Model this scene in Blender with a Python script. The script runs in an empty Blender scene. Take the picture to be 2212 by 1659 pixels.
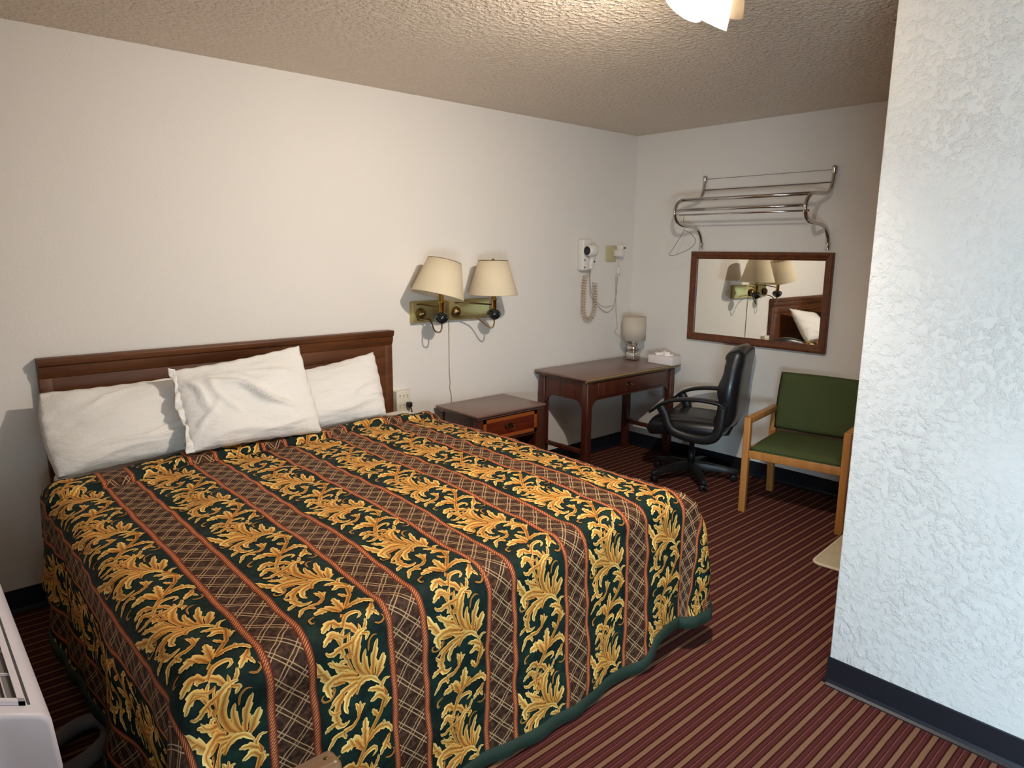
import bpy, bmesh, math, random
import numpy as np
from mathutils import Vector, Matrix

# ------------------------------------------------------------------ camera, light, exposure
S = bpy.context.scene
COL = S.collection
F_PX = 1496.1661
R_CAM = ((0.74068787, 0.12129675, -0.66080903),
         (-0.67180222, 0.14535956, -0.72632801),
         (0.00795369, 0.98191532, 0.18915349))
CAM = (0.0, -3.4983, 1.5685)
cd = bpy.data.cameras.new('camera')
cam = bpy.data.objects.new('camera', cd)
COL.objects.link(cam)
cd.sensor_fit = 'HORIZONTAL'
cd.sensor_width = 36.0
cd.lens = F_PX / 2212 * 36.0
cd.clip_start = 0.02
M = Matrix.Identity(4)
for i in range(3):
    for j in range(3):
        M[i][j] = R_CAM[i][j]
    M[i][3] = CAM[i]
cam.matrix_world = M
S.camera = cam

S.view_settings.view_transform = 'Standard'
S.view_settings.look = 'None'
S.view_settings.gamma = 1.0
S.view_settings.use_curve_mapping = False
S.view_settings.exposure = 1.18

wd = bpy.data.worlds.new('sky')
S.world = wd
wd.use_nodes = True
wn = wd.node_tree
wn.nodes.clear()
wo = wn.nodes.new('ShaderNodeOutputWorld')
wb = wn.nodes.new('ShaderNodeBackground')
ws = wn.nodes.new('ShaderNodeTexSky')
ws.sky_type = 'NISHITA'
ws.sun_disc = False
ws.sun_elevation = math.radians(35)
wb.inputs['Strength'].default_value = 0.25
wn.links.new(ws.outputs[0], wb.inputs[0])
wn.links.new(wb.outputs[0], wo.inputs[0])

def lamp(name, kind, loc, energy, color, size=0.1, rot=(0, 0, 0), size_y=None):
    d = bpy.data.lights.new(name, kind)
    d.energy = energy
    d.color = color
    if kind == 'AREA':
        d.size = size
        if size_y:
            d.shape = 'RECTANGLE'
            d.size_y = size_y
    else:
        d.shadow_soft_size = size
    o = bpy.data.objects.new(name, d)
    COL.objects.link(o)
    o.location = loc
    o.rotation_euler = rot
    return o
# daylight arriving through the near window (window_1), cool
lamp('window_daylight', 'AREA', (-0.235, -4.1, 0.76), 46, (0.62, 0.84, 1.0), 0.6, (0, math.radians(-64), 0), 1.1)
BULBS = [(1.80, -2.235, 2.255), (1.985, -2.20, 2.265), (2.085, -2.19, 2.315)]
WARM = (1.0, 0.895, 0.79)
lamp('bulb_light', 'POINT', BULBS[0], 4.2, WARM, 0.024)
lamp('bulb_light', 'POINT', BULBS[1], 0.3, WARM, 0.024)
# the middle shade throws most of its light into the room, away from the partition
ax_ = Vector((0.0, 0.66, -0.78))
sl_ = lamp('bulb_light', 'SPOT', BULBS[1], 56, WARM, 0.024)
sl_.rotation_euler = ax_.to_track_quat('-Z', 'Y').to_euler()
sl_.data.spot_size = math.radians(178)
sl_.data.spot_blend = 1.0

# ------------------------------------------------------------------ helpers
def lin(c):
    out = []
    for x in c:
        x = x / 255.0
        out.append(x / 12.92 if x <= 0.04045 else ((x + 0.055) / 1.055) ** 2.4)
    return (*out, 1.0)

class MB:
    """collects shapes into one mesh"""
    def __init__(s):
        s.v, s.f, s.m, s.sm = [], [], [], []
    def add(s, verts, faces, mat=0, smooth=False):
        o = len(s.v)
        s.v += [tuple(map(float, p)) for p in verts]
        for f in faces:
            s.f.append(tuple(i + o for i in f)); s.m.append(mat); s.sm.append(smooth)
        return s
    def box(s, a, b, mat=0, rot=0, piv=None, taper=None):
        x0, y0, z0 = a; x1, y1, z1 = b
        vs = [(x0, y0, z0), (x1, y0, z0), (x1, y1, z0), (x0, y1, z0), (x0, y0, z1), (x1, y0, z1), (x1, y1, z1), (x0, y1, z1)]
        if taper:
            cx, cy = (x0 + x1) / 2, (y0 + y1) / 2
            vs = [(cx + (p[0] - cx) * (taper if p[2] == z0 else 1), cy + (p[1] - cy) * (taper if p[2] == z0 else 1), p[2]) for p in vs]
        return s.add(vs, [(0, 3, 2, 1), (4, 5, 6, 7), (0, 1, 5, 4), (1, 2, 6, 5), (2, 3, 7, 6), (3, 0, 4, 7)], mat)
    def tube(s, pts, r, n=10, mat=0, closed=False, caps=True, flat=1.0):
        pts = [Vector(p) for p in pts]
        N = len(pts)
        rs = r if isinstance(r, (list, tuple)) else [r] * N
        prev = None
        vs, fs = [], []
        for i in range(N):
            if closed:
                t = pts[(i + 1) % N] - pts[i - 1]
            else:
                t = pts[min(i + 1, N - 1)] - pts[max(i - 1, 0)]
            if t.length < 1e-9: t = Vector((0, 0, 1))
            t.normalize()
            if prev is None:
                up = Vector((0, 0, 1)) if abs(t.z) < 0.9 else Vector((1, 0, 0))
                a = t.cross(up).normalized()
            else:
                a = (prev - t * prev.dot(t)).normalized()
            prev = a
            b = t.cross(a)
            for k in range(n):
                w = 2 * math.pi * k / n
                vs.append(pts[i] + a * (math.cos(w) * rs[i]) + b * (math.sin(w) * rs[i] * flat))
        for i in range(N if closed else N - 1):
            for k in range(n):
                j = (i + 1) % N
                fs.append((i * n + k, i * n + (k + 1) % n, j * n + (k + 1) % n, j * n + k))
        if caps and not closed:
            fs.append(tuple(range(n - 1, -1, -1)))
            fs.append(tuple((N - 1) * n + k for k in range(n)))
        return s.add(vs, fs, mat, True)
    def lathe(s, prof, c=(0, 0, 0), n=32, axis=None, mat=0, caps=False):
        """prof: (radius, height) pairs along the axis from c"""
        ax = Vector(axis or (0, 0, 1)).normalized()
        up = Vector((0, 0, 1)) if abs(ax.z) < 0.9 else Vector((1, 0, 0))
        a = ax.cross(up).normalized(); b = ax.cross(a)
        c = Vector(c)
        vs, fs = [], []
        for r, h in prof:
            for k in range(n):
                w = 2 * math.pi * k / n
                vs.append(c + ax * h + a * (math.cos(w) * r) + b * (math.sin(w) * r))
        for i in range(len(prof) - 1):
            for k in range(n):
                fs.append((i * n + k, i * n + (k + 1) % n, (i + 1) * n + (k + 1) % n, (i + 1) * n + k))
        if caps:
            fs.append(tuple(range(n)))
            fs.append(tuple((len(prof) - 1) * n + k for k in range(n)))
        return s.add(vs, fs, mat, True)
    def prism(s, poly, axis, a, b, mat=0, smooth=False):
        """extrude a 2D polygon along axis 0/1/2 from a to b"""
        def P(p, t):
            q = list(p); q.insert(axis, t); return tuple(q)
        n = len(poly)
        vs = [P(p, a) for p in poly] + [P(p, b) for p in poly]
        fs = [tuple(range(n)), tuple(range(2 * n - 1, n - 1, -1))]
        s.add(vs, fs, mat, False)
        s.add(vs, [(i, i + n, (i + 1) % n + n, (i + 1) % n) for i in range(n)], mat, smooth)
        return s
    def grid(s, P, mat=0, flip=False):
        """P[i][j] array of points"""
        P = np.asarray(P); n, m = P.shape[:2]
        idx = np.arange(n * m).reshape(n, m)
        q = np.stack([idx[:-1, :-1], idx[1:, :-1], idx[1:, 1:], idx[:-1, 1:]], -1).reshape(-1, 4)
        if flip: q = q[:, ::-1]
        return s.add([tuple(p) for p in P.reshape(-1, 3)], [tuple(map(int, f)) for f in q], mat, True)
    def build(s, name, mats, parent=None, bevel=0.0, seg=2, weld=True, sub=0, angle=40):
        me = bpy.data.meshes.new(name)
        me.from_pydata(s.v, [], s.f)
        me.validate()
        if not isinstance(mats, (list, tuple)): mats = [mats]
        for m in mats: me.materials.append(m)
        if len(me.polygons) == len(s.f):
            me.polygons.foreach_set('material_index', s.m)
            me.polygons.foreach_set('use_smooth', s.sm)
        if weld:
            bm = bmesh.new(); bm.from_mesh(me)
            bmesh.ops.remove_doubles(bm, verts=bm.verts, dist=1e-5)
            bmesh.ops.recalc_face_normals(bm, faces=bm.faces)
            bm.to_mesh(me); bm.free()
        me.update()
        o = bpy.data.objects.new(name, me)
        COL.objects.link(o)
        if parent is not None:
            o.parent = parent
            o.matrix_parent_inverse = parent.matrix_world.inverted()
        if bevel > 0:
            b = o.modifiers.new('bevel', 'BEVEL')
            b.width = bevel; b.segments = seg; b.limit_method = 'ANGLE'; b.angle_limit = math.radians(angle)
            b.harden_normals = False
            for p in me.polygons: p.use_smooth = True
            e = o.modifiers.new('es', 'EDGE_SPLIT') if False else None
        if sub:
            q = o.modifiers.new('subdiv', 'SUBSURF'); q.levels = sub; q.render_levels = sub
        return o

def tag(o, label=None, cat=None, group=None, kind=None):
    if label: o['label'] = label
    if cat: o['category'] = cat
    if group: o['group'] = group
    if kind: o['kind'] = kind
    return o

def thing(name, label, cat, loc=(0, 0, 0), rz=0.0, group=None):
    o = bpy.data.objects.new(name, None)
    COL.objects.link(o)
    o.empty_display_size = 0.1
    o.location = loc
    o.rotation_euler = (0, 0, rz)
    o.matrix_world = Matrix.Translation(loc) @ Matrix.Rotation(rz, 4, 'Z')
    return tag(o, label, cat, group)

def local(mb, name, mats, parent, **k):
    """part whose coordinates are given in the parent's frame"""
    o = mb.build(name, mats, None, **k)
    o.parent = parent
    return o

def struct(mb, name, mats, **k):
    return tag(mb.build(name, mats, **k), kind='structure')

def spline(pts, n=8):
    """Catmull-Rom through points"""
    P = [np.array(p, float) for p in pts]
    P = [2 * P[0] - P[1]] + P + [2 * P[-1] - P[-2]]
    out = []
    for i in range(1, len(P) - 2):
        for k in range(n):
            t = k / n
            a, b, c, d = P[i - 1:i + 3]
            out.append(tuple(0.5 * (2 * b + (c - a) * t + (2 * a - 5 * b + 4 * c - d) * t * t + (-a + 3 * b - 3 * c + d) * t ** 3)))
    out.append(tuple(P[-2]))
    return out

# ------------------------------------------------------------------ materials
def mat(name, color, rough=0.6, metal=0.0, spec=0.5, bump=None, vary=None, coat=0.0, sheen=0.0, trans=0.0, emit=None):
    """bump=(scale, strength, detail[, 'noise'|'voronoi']); vary=(scale, amount)"""
    m = bpy.data.materials.new(name)
    m.use_nodes = True
    nt = m.node_tree
    b = nt.nodes['Principled BSDF']
    b.inputs['Base Color'].default_value = color
    b.inputs['Roughness'].default_value = rough
    b.inputs['Metallic'].default_value = metal
    b.inputs['Specular IOR Level'].default_value = spec
    b.inputs['Coat Weight'].default_value = coat
    b.inputs['Sheen Weight'].default_value = sheen
    b.inputs['Transmission Weight'].default_value = trans
    if emit:
        b.inputs['Emission Color'].default_value = emit[0]
        b.inputs['Emission Strength'].default_value = emit[1]
    tc = nt.nodes.new('ShaderNodeTexCoord')
    if vary:
        n = nt.nodes.new('ShaderNodeTexNoise'); n.inputs['Scale'].default_value = vary[0]; n.inputs['Detail'].default_value = 5
        nt.links.new(tc.outputs['Object'], n.inputs['Vector'])
        mx = nt.nodes.new('ShaderNodeMix'); mx.data_type = 'RGBA'
        mx.inputs[6].default_value = tuple(c * (1 - vary[1]) for c in color[:3]) + (1,)
        mx.inputs[7].default_value = tuple(min(1, c * (1 + vary[1])) for c in color[:3]) + (1,)
        nt.links.new(n.outputs[0], mx.inputs[0]); nt.links.new(mx.outputs[2], b.inputs['Base Color'])
    if bump:
        n = nt.nodes.new('ShaderNodeTexNoise'); n.inputs['Scale'].default_value = bump[0]; n.inputs['Detail'].default_value = bump[2]
        nt.links.new(tc.outputs['Object'], n.inputs['Vector'])
        bp = nt.nodes.new('ShaderNodeBump'); bp.inputs['Strength'].default_value = bump[1]
        bp.inputs['Distance'].default_value = bump[3] if len(bump) > 3 else 0.002
        nt.links.new(n.outputs[0], bp.inputs['Height']); nt.links.new(bp.outputs[0], b.inputs['Normal'])
    return m

class X:
    """tiny expression wrapper over math nodes"""
    nt = None
    def __init__(s, sock): s.s = sock
    @staticmethod
    def op(o, *a):
        n = X.nt.nodes.new('ShaderNodeMath'); n.operation = o
        for i, v in enumerate(a):
            if isinstance(v, X): X.nt.links.new(v.s, n.inputs[i])
            else: n.inputs[i].default_value = v
        return X(n.outputs[0])
    def __add__(s, o): return X.op('ADD', s, o)
    __radd__ = __add__
    def __sub__(s, o): return X.op('SUBTRACT', s, o)
    def __rsub__(s, o): return X.op('SUBTRACT', o, s)
    def __mul__(s, o): return X.op('MULTIPLY', s, o)
    __rmul__ = __mul__
    def __truediv__(s, o): return X.op('DIVIDE', s, o)
    def lt(s, o): return X.op('LESS_THAN', s, o)
    def gt(s, o): return X.op('GREATER_THAN', s, o)
    def abs(s): return X.op('ABSOLUTE', s)
    def fract(s): return X.op('FRACT', s)
    def sin(s): return X.op('SINE', s)
    def clamp(s):
        x = X.op('MAXIMUM', s, 0.0); return X.op('MINIMUM', x, 1.0)
    def pow(s, p): return X.op('POWER', s, p)
    def mx(s, o): return X.op('MAXIMUM', s, o)
    def mn(s, o): return X.op('MINIMUM', s, o)

def mixc(f, a, b):
    n = X.nt.nodes.new('ShaderNodeMix'); n.data_type = 'RGBA'
    X.nt.links.new(f.s, n.inputs[0]) if isinstance(f, X) else setattr(n.inputs[0], 'default_value', f)
    for i, v in ((6, a), (7, b)):
        if isinstance(v, (tuple, list)): n.inputs[i].default_value = v
        else: X.nt.links.new(v, n.inputs[i])
    return n.outputs[2]

def noise(vec, scale, detail=3, rough=0.5):
    n = X.nt.nodes.new('ShaderNodeTexNoise'); n.inputs['Scale'].default_value = scale; n.inputs['Detail'].default_value = detail
    n.inputs['Roughness'].default_value = rough
    X.nt.links.new(vec, n.inputs['Vector'])
    return X(n.outputs[0])

def base(name):
    m = bpy.data.materials.new(name); m.use_nodes = True
    X.nt = m.node_tree
    tc = X.nt.nodes.new('ShaderNodeTexCoord')
    return m, m.node_tree.nodes['Principled BSDF'], tc

def setbump(b, h, dist, strength=1.0):
    bp = X.nt.nodes.new('ShaderNodeBump'); bp.inputs['Distance'].default_value = dist; bp.inputs['Strength'].default_value = strength
    X.nt.links.new(h.s, bp.inputs['Height']); X.nt.links.new(bp.outputs[0], b.inputs['Normal'])

def wall_paint(name, color, lump=0.0012, knock=0.0, scale=70):
    m, b, tc = base(name)
    o = tc.outputs['Object']
    v = noise(o, 1.3, 2)
    col = mixc(v, tuple(c * 0.97 for c in color[:3]) + (1,), tuple(min(1, c * 1.03) for c in color[:3]) + (1,))
    X.nt.links.new(col, b.inputs['Base Color'])
    b.inputs['Roughness'].default_value = 0.75
    b.inputs['Specular IOR Level'].default_value = 0.25
    h = noise(o, scale, 4) * lump
    if knock:
        n1 = noise(o, 42, 5, 0.62)
        blobs = ((n1 - 0.47) * 5.0).clamp()
        n2 = noise(o, 3.0, 2)
        h = h + blobs * ((n2 - 0.10) * 1.8).clamp() * knock
    setbump(b, h, 1.0)
    return m

def wood(name, c1, c2, axis=0, scale=1.0, rough=0.35, coat=0.2, ring=14):
    m, b, tc = base(name)
    mp = X.nt.nodes.new('ShaderNodeMapping')
    sc = [ring * scale] * 3; sc[axis] = 0.9 * scale
    mp.inputs['Scale'].default_value = sc
    X.nt.links.new(tc.outputs['Object'], mp.inputs[0])
    n = noise(mp.outputs[0], 2.2, 6, 0.6)
    g = noise(mp.outputs[0], 14, 3)
    f = ((n - 0.35) * 2.6 + (g - 0.5) * 0.5).clamp()
    X.nt.links.new(mixc(f, c1, c2), b.inputs['Base Color'])
    b.inputs['Roughness'].default_value = rough
    b.inputs['Coat Weight'].default_value = coat
    b.inputs['Coat Roughness'].default_value = 0.25
    setbump(b, g, 0.0004, 0.5)
    return m

MAT = {}
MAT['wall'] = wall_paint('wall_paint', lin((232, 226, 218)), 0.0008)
MAT['wall_dark'] = wall_paint('bounce_cut_taupe', lin((150, 134, 118)), 0.0008)  # unseen window wall, darkened to cut light bounced onto the bedside floor
MAT['wing'] = wall_paint('textured_wall_paint', lin((226, 225, 222)), 0.0012, knock=0.0032)
MAT['base'] = mat('black_vinyl_base', lin((20, 23, 32)), 0.45, bump=(9, 0.2, 3))
# ceiling: stippled, slightly glossy paint
m, b, tc = base('stippled_ceiling'); MAT['ceil'] = m
o_ = tc.outputs['Object']
h1 = noise(o_, 46, 3, 0.55); h2 = noise(o_, 120, 2)
st = ((h1 - 0.42) * 4.5).clamp()
b.inputs['Base Color'].default_value = lin((232, 214, 192))
b.inputs['Roughness'].default_value = 0.36
b.inputs['Specular IOR Level'].default_value = 0.5
setbump(b, st * 0.0085 + h2 * 0.0015, 1.0)
# carpet: ribs along X, pattern repeats across Y
m, b, tc = base('striped_carpet'); MAT['carpet'] = m
sp = X.nt.nodes.new('ShaderNodeSeparateXYZ'); X.nt.links.new(tc.outputs['Object'], sp.inputs[0])
wob = noise(tc.outputs['Object'], 9, 2)
yy = X(sp.outputs[1]) + (wob - 0.5) * 0.003
t = ((yy + 2.143 + 5.5) / 0.0545).fract()
fz = noise(tc.outputs['Object'], 420, 3)
def band(t, c, w, s=0.02):
    return (1.0 - ((t - c).abs() - w) / s).clamp()
tan_ = band(t, 0.17, 0.145, 0.03); lite = band(t, 0.665, 0.013, 0.02)
dark = band(t, 0.365, 0.028, 0.03).mx(band(t, 0.705, 0.020, 0.03)).mx(band(t, 0.985, 0.02, 0.03)).mx(band(t, 0.0, 0.012, 0.03))
c = mixc(tan_, lin((88, 42, 40)), lin((136, 100, 77)))
c = mixc(dark, c, lin((52, 18, 16)))
c = mixc(lite, c, lin((140, 90, 84)))
c = mixc((fz - 0.42) * 1.3, c, lin((70, 42, 34)))
big = noise(tc.outputs['Object'], 3.0, 3)
X.nt.links.new(c, b.inputs['Base Color'])
b.inputs['Roughness'].default_value = 0.95
b.inputs['Specular IOR Level'].default_value = 0.1
setbump(b, fz * 0.002 + (1.0 - dark) * 0.0012, 1.0)

MAT['head'] = wood('headboard_veneer', lin((74, 38, 12)), lin((110, 62, 26)), 0, 1.0, 0.5, 0.0, 9)
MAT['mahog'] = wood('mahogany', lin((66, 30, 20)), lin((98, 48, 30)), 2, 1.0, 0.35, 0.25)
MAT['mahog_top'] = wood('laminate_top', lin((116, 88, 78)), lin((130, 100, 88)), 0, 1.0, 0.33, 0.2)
MAT['drawer'] = wood('drawer_veneer', lin((88, 28, 12)), lin((112, 42, 20)), 0, 1.0, 0.3, 0.3)
MAT['inlay'] = wood('inlay_veneer', lin((150, 78, 34)), lin((176, 98, 48)), 0, 1.5, 0.3, 0.3)
MAT['oak'] = wood('honey_oak', lin((176, 118, 58)), lin((205, 146, 80)), 2, 1.0, 0.42, 0.1)
MAT['armwood'] = wood('worn_arm_wood', lin((120, 84, 54)), lin((158, 120, 82)), 0, 1.0, 0.35, 0.2)
MAT['frame'] = wood('mirror_frame_wood', lin((84, 42, 14)), lin((118, 62, 24)), 0, 1.0, 0.38, 0.15)
MAT['gilt'] = mat('worn_gold_edge', lin((168, 140, 92)), 0.35, 0.3)
MAT['brass'] = mat('polished_brass', lin((200, 172, 96)), 0.16, 1.0, vary=(20, 0.12))
MAT['brass_plate'] = mat('brushed_brass', lin((190, 176, 122)), 0.5, 0.85, vary=(14, 0.12))
MAT['old_brass'] = mat('antique_brass', lin((120, 96, 60)), 0.35, 1.0)
MAT['chrome'] = mat('chrome', lin((205, 200, 196)), 0.12, 1.0, bump=(60, 0.12, 2))
MAT['wire'] = mat('grey_wire', lin((120, 112, 100)), 0.4, 0.6)
MAT['blackball'] = mat('dark_ceramic', lin((22, 28, 30)), 0.12, 0.0, coat=0.6)
MAT['blackplastic'] = mat('black_plastic', lin((26, 26, 28)), 0.42)
MAT['leather'] = mat('black_leather', lin((24, 25, 30)), 0.33, bump=(160, 0.25, 3), coat=0.1)
MAT['greenfab'] = mat('green_upholstery', lin((76, 86, 52)), 0.9, bump=(500, 0.5, 2), vary=(6, 0.12), spec=0.15)
MAT['white'] = mat('white_plastic', lin((226, 220, 212)), 0.35)
MAT['beige'] = mat('ivory_plastic', lin((196, 184, 142)), 0.4)
MAT['ivory'] = mat('outlet_ivory', lin((224, 216, 196)), 0.4)
MAT['cordbeige'] = mat('beige_cord', lin((198, 172, 146)), 0.5)
MAT['cordgrey'] = mat('pale_cord', lin((176, 160, 140)), 0.5)
MAT['ac'] = mat('white_enamel', lin((226, 218, 226)), 0.4, bump=(30, 0.05, 2))
MAT['ac_dark'] = mat('grey_grille_metal', lin((120, 116, 112)), 0.7)  # plain grey metal of the outlet plate and lower base
MAT['hose'] = mat('grey_rubber_hose', lin((116, 108, 105)), 0.7, vary=(20, 0.2))
MAT['paperbox'] = mat('white_card', lin((236, 226, 222)), 0.6)
MAT['tissue'] = mat('tissue_paper', lin((246, 240, 232)), 0.9)
MAT['rug'] = mat('beige_bath_mat', lin((196, 182, 150)), 0.95, bump=(90, 0.8, 4, 0.004), vary=(14, 0.15))
MAT['rug_edge'] = mat('bath_mat_edge', lin((226, 208, 178)), 0.9)
MAT['binding'] = mat('green_binding', lin((20, 44, 32)), 0.75, bump=(90, 0.4, 3))
MAT['mirror'] = mat('mirror_glass', (0.93, 0.92, 0.86, 1), 0.015, 1.0)
MAT['silver'] = mat('mercury_glass', lin((225, 222, 215)), 0.12, 0.9, bump=(45, 0.5, 2, 0.004))
MAT['curtain'] = mat('window_frame_paint', lin((220, 220, 216)), 0.5)
MAT['glass'] = mat('clear_glass', (1, 1, 1, 1), 0.0, 0.0, trans=1.0)
MAT['toekick'] = mat('dark_base_metal', lin((60, 58, 58)), 0.5)

# lamp shade fabrics: light passes through
def shade_mat(name, col, pleat=0):
    m, b, tc = base(name)
    nt = m.node_tree
    b.inputs['Base Color'].default_value = col
    b.inputs['Roughness'].default_value = 0.85
    tr = nt.nodes.new('ShaderNodeBsdfTranslucent'); tr.inputs[0].default_value = col
    mx = nt.nodes.new('ShaderNodeMixShader'); mx.inputs[0].default_value = 0.25
    nt.links.new(b.outputs[0], mx.inputs[1]); nt.links.new(tr.outputs[0], mx.inputs[2])
    nt.links.new(mx.outputs[0], nt.nodes['Material Output'].inputs[0])
    n = noise(tc.outputs['Object'], 60, 3)
    setbump(b, n, 0.0015, 0.5)
    return m
MAT['shade'] = shade_mat('cream_shade', lin((238, 224, 194)))
MAT['shade_white'] = shade_mat('white_shade', lin((226, 214, 196)))
m, b, tc = base('frosted_glass_shade'); MAT['frost'] = m
nt = m.node_tree
b.inputs['Base Color'].default_value = (0.95, 0.9, 0.82, 1); b.inputs['Roughness'].default_value = 0.3
tr = nt.nodes.new('ShaderNodeBsdfTranslucent'); tr.inputs[0].default_value = (1, 0.93, 0.8, 1)
mx = nt.nodes.new('ShaderNodeMixShader'); mx.inputs[0].default_value = 0.6
nt.links.new(b.outputs[0], mx.inputs[1]); nt.links.new(tr.outputs[0], mx.inputs[2])
tp_ = nt.nodes.new('ShaderNodeBsdfTransparent'); tp_.inputs[0].default_value = (1, 0.95, 0.86, 1)
m2 = nt.nodes.new('ShaderNodeMixShader'); m2.inputs[0].default_value = 0.6
nt.links.new(mx.outputs[0], m2.inputs[1]); nt.links.new(tp_.outputs[0], m2.inputs[2])
nt.links.new(m2.outputs[0], nt.nodes['Material Output'].inputs[0])
MAT['bulb'] = mat('glowing_bulb', (1, 1, 1, 1), 0.4, emit=((1.0, 0.88, 0.72, 1), 14))
# pillow cotton
m, b, tc = base('pillow_cotton'); MAT['pillow'] = m
b.inputs['Base Color'].default_value = lin((234, 230, 224)); b.inputs['Roughness'].default_value = 0.85
mp = X.nt.nodes.new('ShaderNodeMapping'); mp.inputs['Rotation'].default_value = (0, 0.7, 0.3); mp.inputs['Scale'].default_value = (3.0, 9, 9)
X.nt.links.new(tc.outputs['Object'], mp.inputs[0])
setbump(b, noise(mp.outputs[0], 1.6, 4, 0.5) * 0.018 + noise(tc.outputs['Object'], 30, 3) * 0.002, 1.0)
m, b, tc = base('sheet_cotton'); MAT['sheet'] = m
b.inputs['Base Color'].default_value = lin((238, 230, 220)); b.inputs['Roughness'].default_value = 0.85
setbump(b, noise(tc.outputs['Object'], 12, 3) * 0.006, 1.0)

# bedspread ground: stripes from the cloth's own coordinates (metres)
PER, TW, U0 = 0.33, 0.103, 0.56
m, b, tc = base('bedspread_print'); MAT['spread'] = m
sp = X.nt.nodes.new('ShaderNodeSeparateXYZ'); X.nt.links.new(tc.outputs['UV'], sp.inputs[0])
U, V = X(sp.outputs[0]), X(sp.outputs[1])
uvn = tc.outputs['UV']
wob = (noise(uvn, 26, 2) - 0.5) * 0.004
T = ((U - U0 + 3.3 + wob) / PER).fract() * PER
rope = ((T.mn(PER - T)).mn((T - TW).abs()))
is_rope = (rope.lt(0.0098))
core = (1.0 - rope / 0.0098).clamp()
brown = T.lt(TW)
beads = (((V + (T * 0.9)) / 0.0088).fract() - 0.5).abs() * 2.0
rope_c = mixc((core * 1.5 - 0.1).clamp() * ((1.0 - beads) * 1.3 - 0.1).clamp(), lin((98, 34, 20)), lin((226, 140, 84)))
rope_c = mixc((1.0 - core * 2.2).clamp(), rope_c, lin((104, 32, 26)))
A = (T - TW / 2 + wob) / 0.066
Bv = (V + wob) / 0.069
p_ = ((A + Bv + 8.0).fract() - 0.5).abs()
q_ = ((Bv - A + 8.0).fract() - 0.5).abs()
def ln(x, c_=0.395, w=0.034):
    return ((w - (x - c_).abs()) / 0.012).clamp()
lines = ln(p_).mx(ln(q_))
scr = noise(uvn, 70, 4)
brown_c = mixc(((scr - 0.42) * 4).clamp(), lin((50, 30, 20)), lin((92, 62, 44)))
brown_c = mixc(lines * 0.9, brown_c, lin((196, 160, 116)))
green_c = mixc(((noise(uvn, 20, 3) - 0.4) * 3).clamp(), lin((10, 28, 24)), lin((24, 50, 40)))
cc = mixc(brown, green_c, brown_c)
cc = mixc(is_rope, cc, rope_c)
X.nt.links.new(cc, b.inputs['Base Color'])
b.inputs['Roughness'].default_value = 0.7
b.inputs['Specular IOR Level'].default_value = 0.2
setbump(b, core * 0.002 * (1.0 - beads * 0.6) + noise(uvn, 38, 3) * 0.004, 1.0)
# the printed leaves carry their own colours
m, b, tc = base('bedspread_leaves'); MAT['leaf'] = m
at = X.nt.nodes.new('ShaderNodeAttribute'); at.attribute_name = 'leafcol'
X.nt.links.new(at.outputs['Color'], b.inputs['Base Color'])
b.inputs['Roughness'].default_value = 0.7
b.inputs['Specular IOR Level'].default_value = 0.2
setbump(b, noise(tc.outputs['UV'], 38, 3) * 0.004, 1.0)

# ------------------------------------------------------------------ room shell
H = 2.44
XF = 4.474          # far (mirror) wall
XN = -0.25          # window wall
YR = -4.9
XW, YW = 2.4346, -2.5755   # partition face and its free edge
struct(MB().box((XN - .15, YR - .15, -0.1), (XF + .15, 0.15, 0.0)), 'floor', MAT['carpet'])
struct(MB().box((XN - .15, YR - .15, H), (XF + .15, 0.15, H + 0.1)), 'ceiling', MAT['ceil'])
struct(MB().box((XN - .15, 0, 0), (XF + .15, 0.12, H)), 'wall_left', MAT['wall'])
struct(MB().box((XF, YR, 0), (XF + .12, 0, H)), 'wall_back', MAT['wall'])
struct(MB().box((XN - .12, YR - .12, 0), (XF, YR, H)), 'wall_entry', MAT['wall'])
WY0, WY1, WZ0, WZ1 = -4.7, -3.55, 0.45, 1.75
w = MB()
w.box((XN - .12, WY1, 0), (XN, 0, H)); w.box((XN - .12, YR, 0), (XN, WY0, H))
w.box((XN - .12, WY0, 0), (XN, WY1, WZ0)); w.box((XN - .12, WY0, WZ1), (XN, WY1, H))
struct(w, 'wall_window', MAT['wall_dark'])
wf = MB()
for a, b2 in (((WY0, WZ0), (WY0 + .05, WZ1)), ((WY1 - .05, WZ0), (WY1, WZ1)), ((WY0, WZ0), (WY1, WZ0 + .05)), ((WY0, WZ1 - .05), (WY1, WZ1)), ((-4.15, WZ0), (-4.11, WZ1))):
    wf.box((XN - .09, a[0], a[1]), (XN - .04, b2[0], b2[1]))
win = struct(wf, 'window_1', MAT['curtain'])
MB().box((XN - .07, WY0 + .04, WZ0 + .04), (XN - .064, WY1 - .04, WZ1 - .04)).build('pane', MAT['glass'], win)
# partition whose textured face looks at the bed
pw = MB().box((XW, YR, 0), (XW + .12, YW, H))
struct(pw, 'wall_right', MAT['wing'], bevel=0.006, seg=3)

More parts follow.
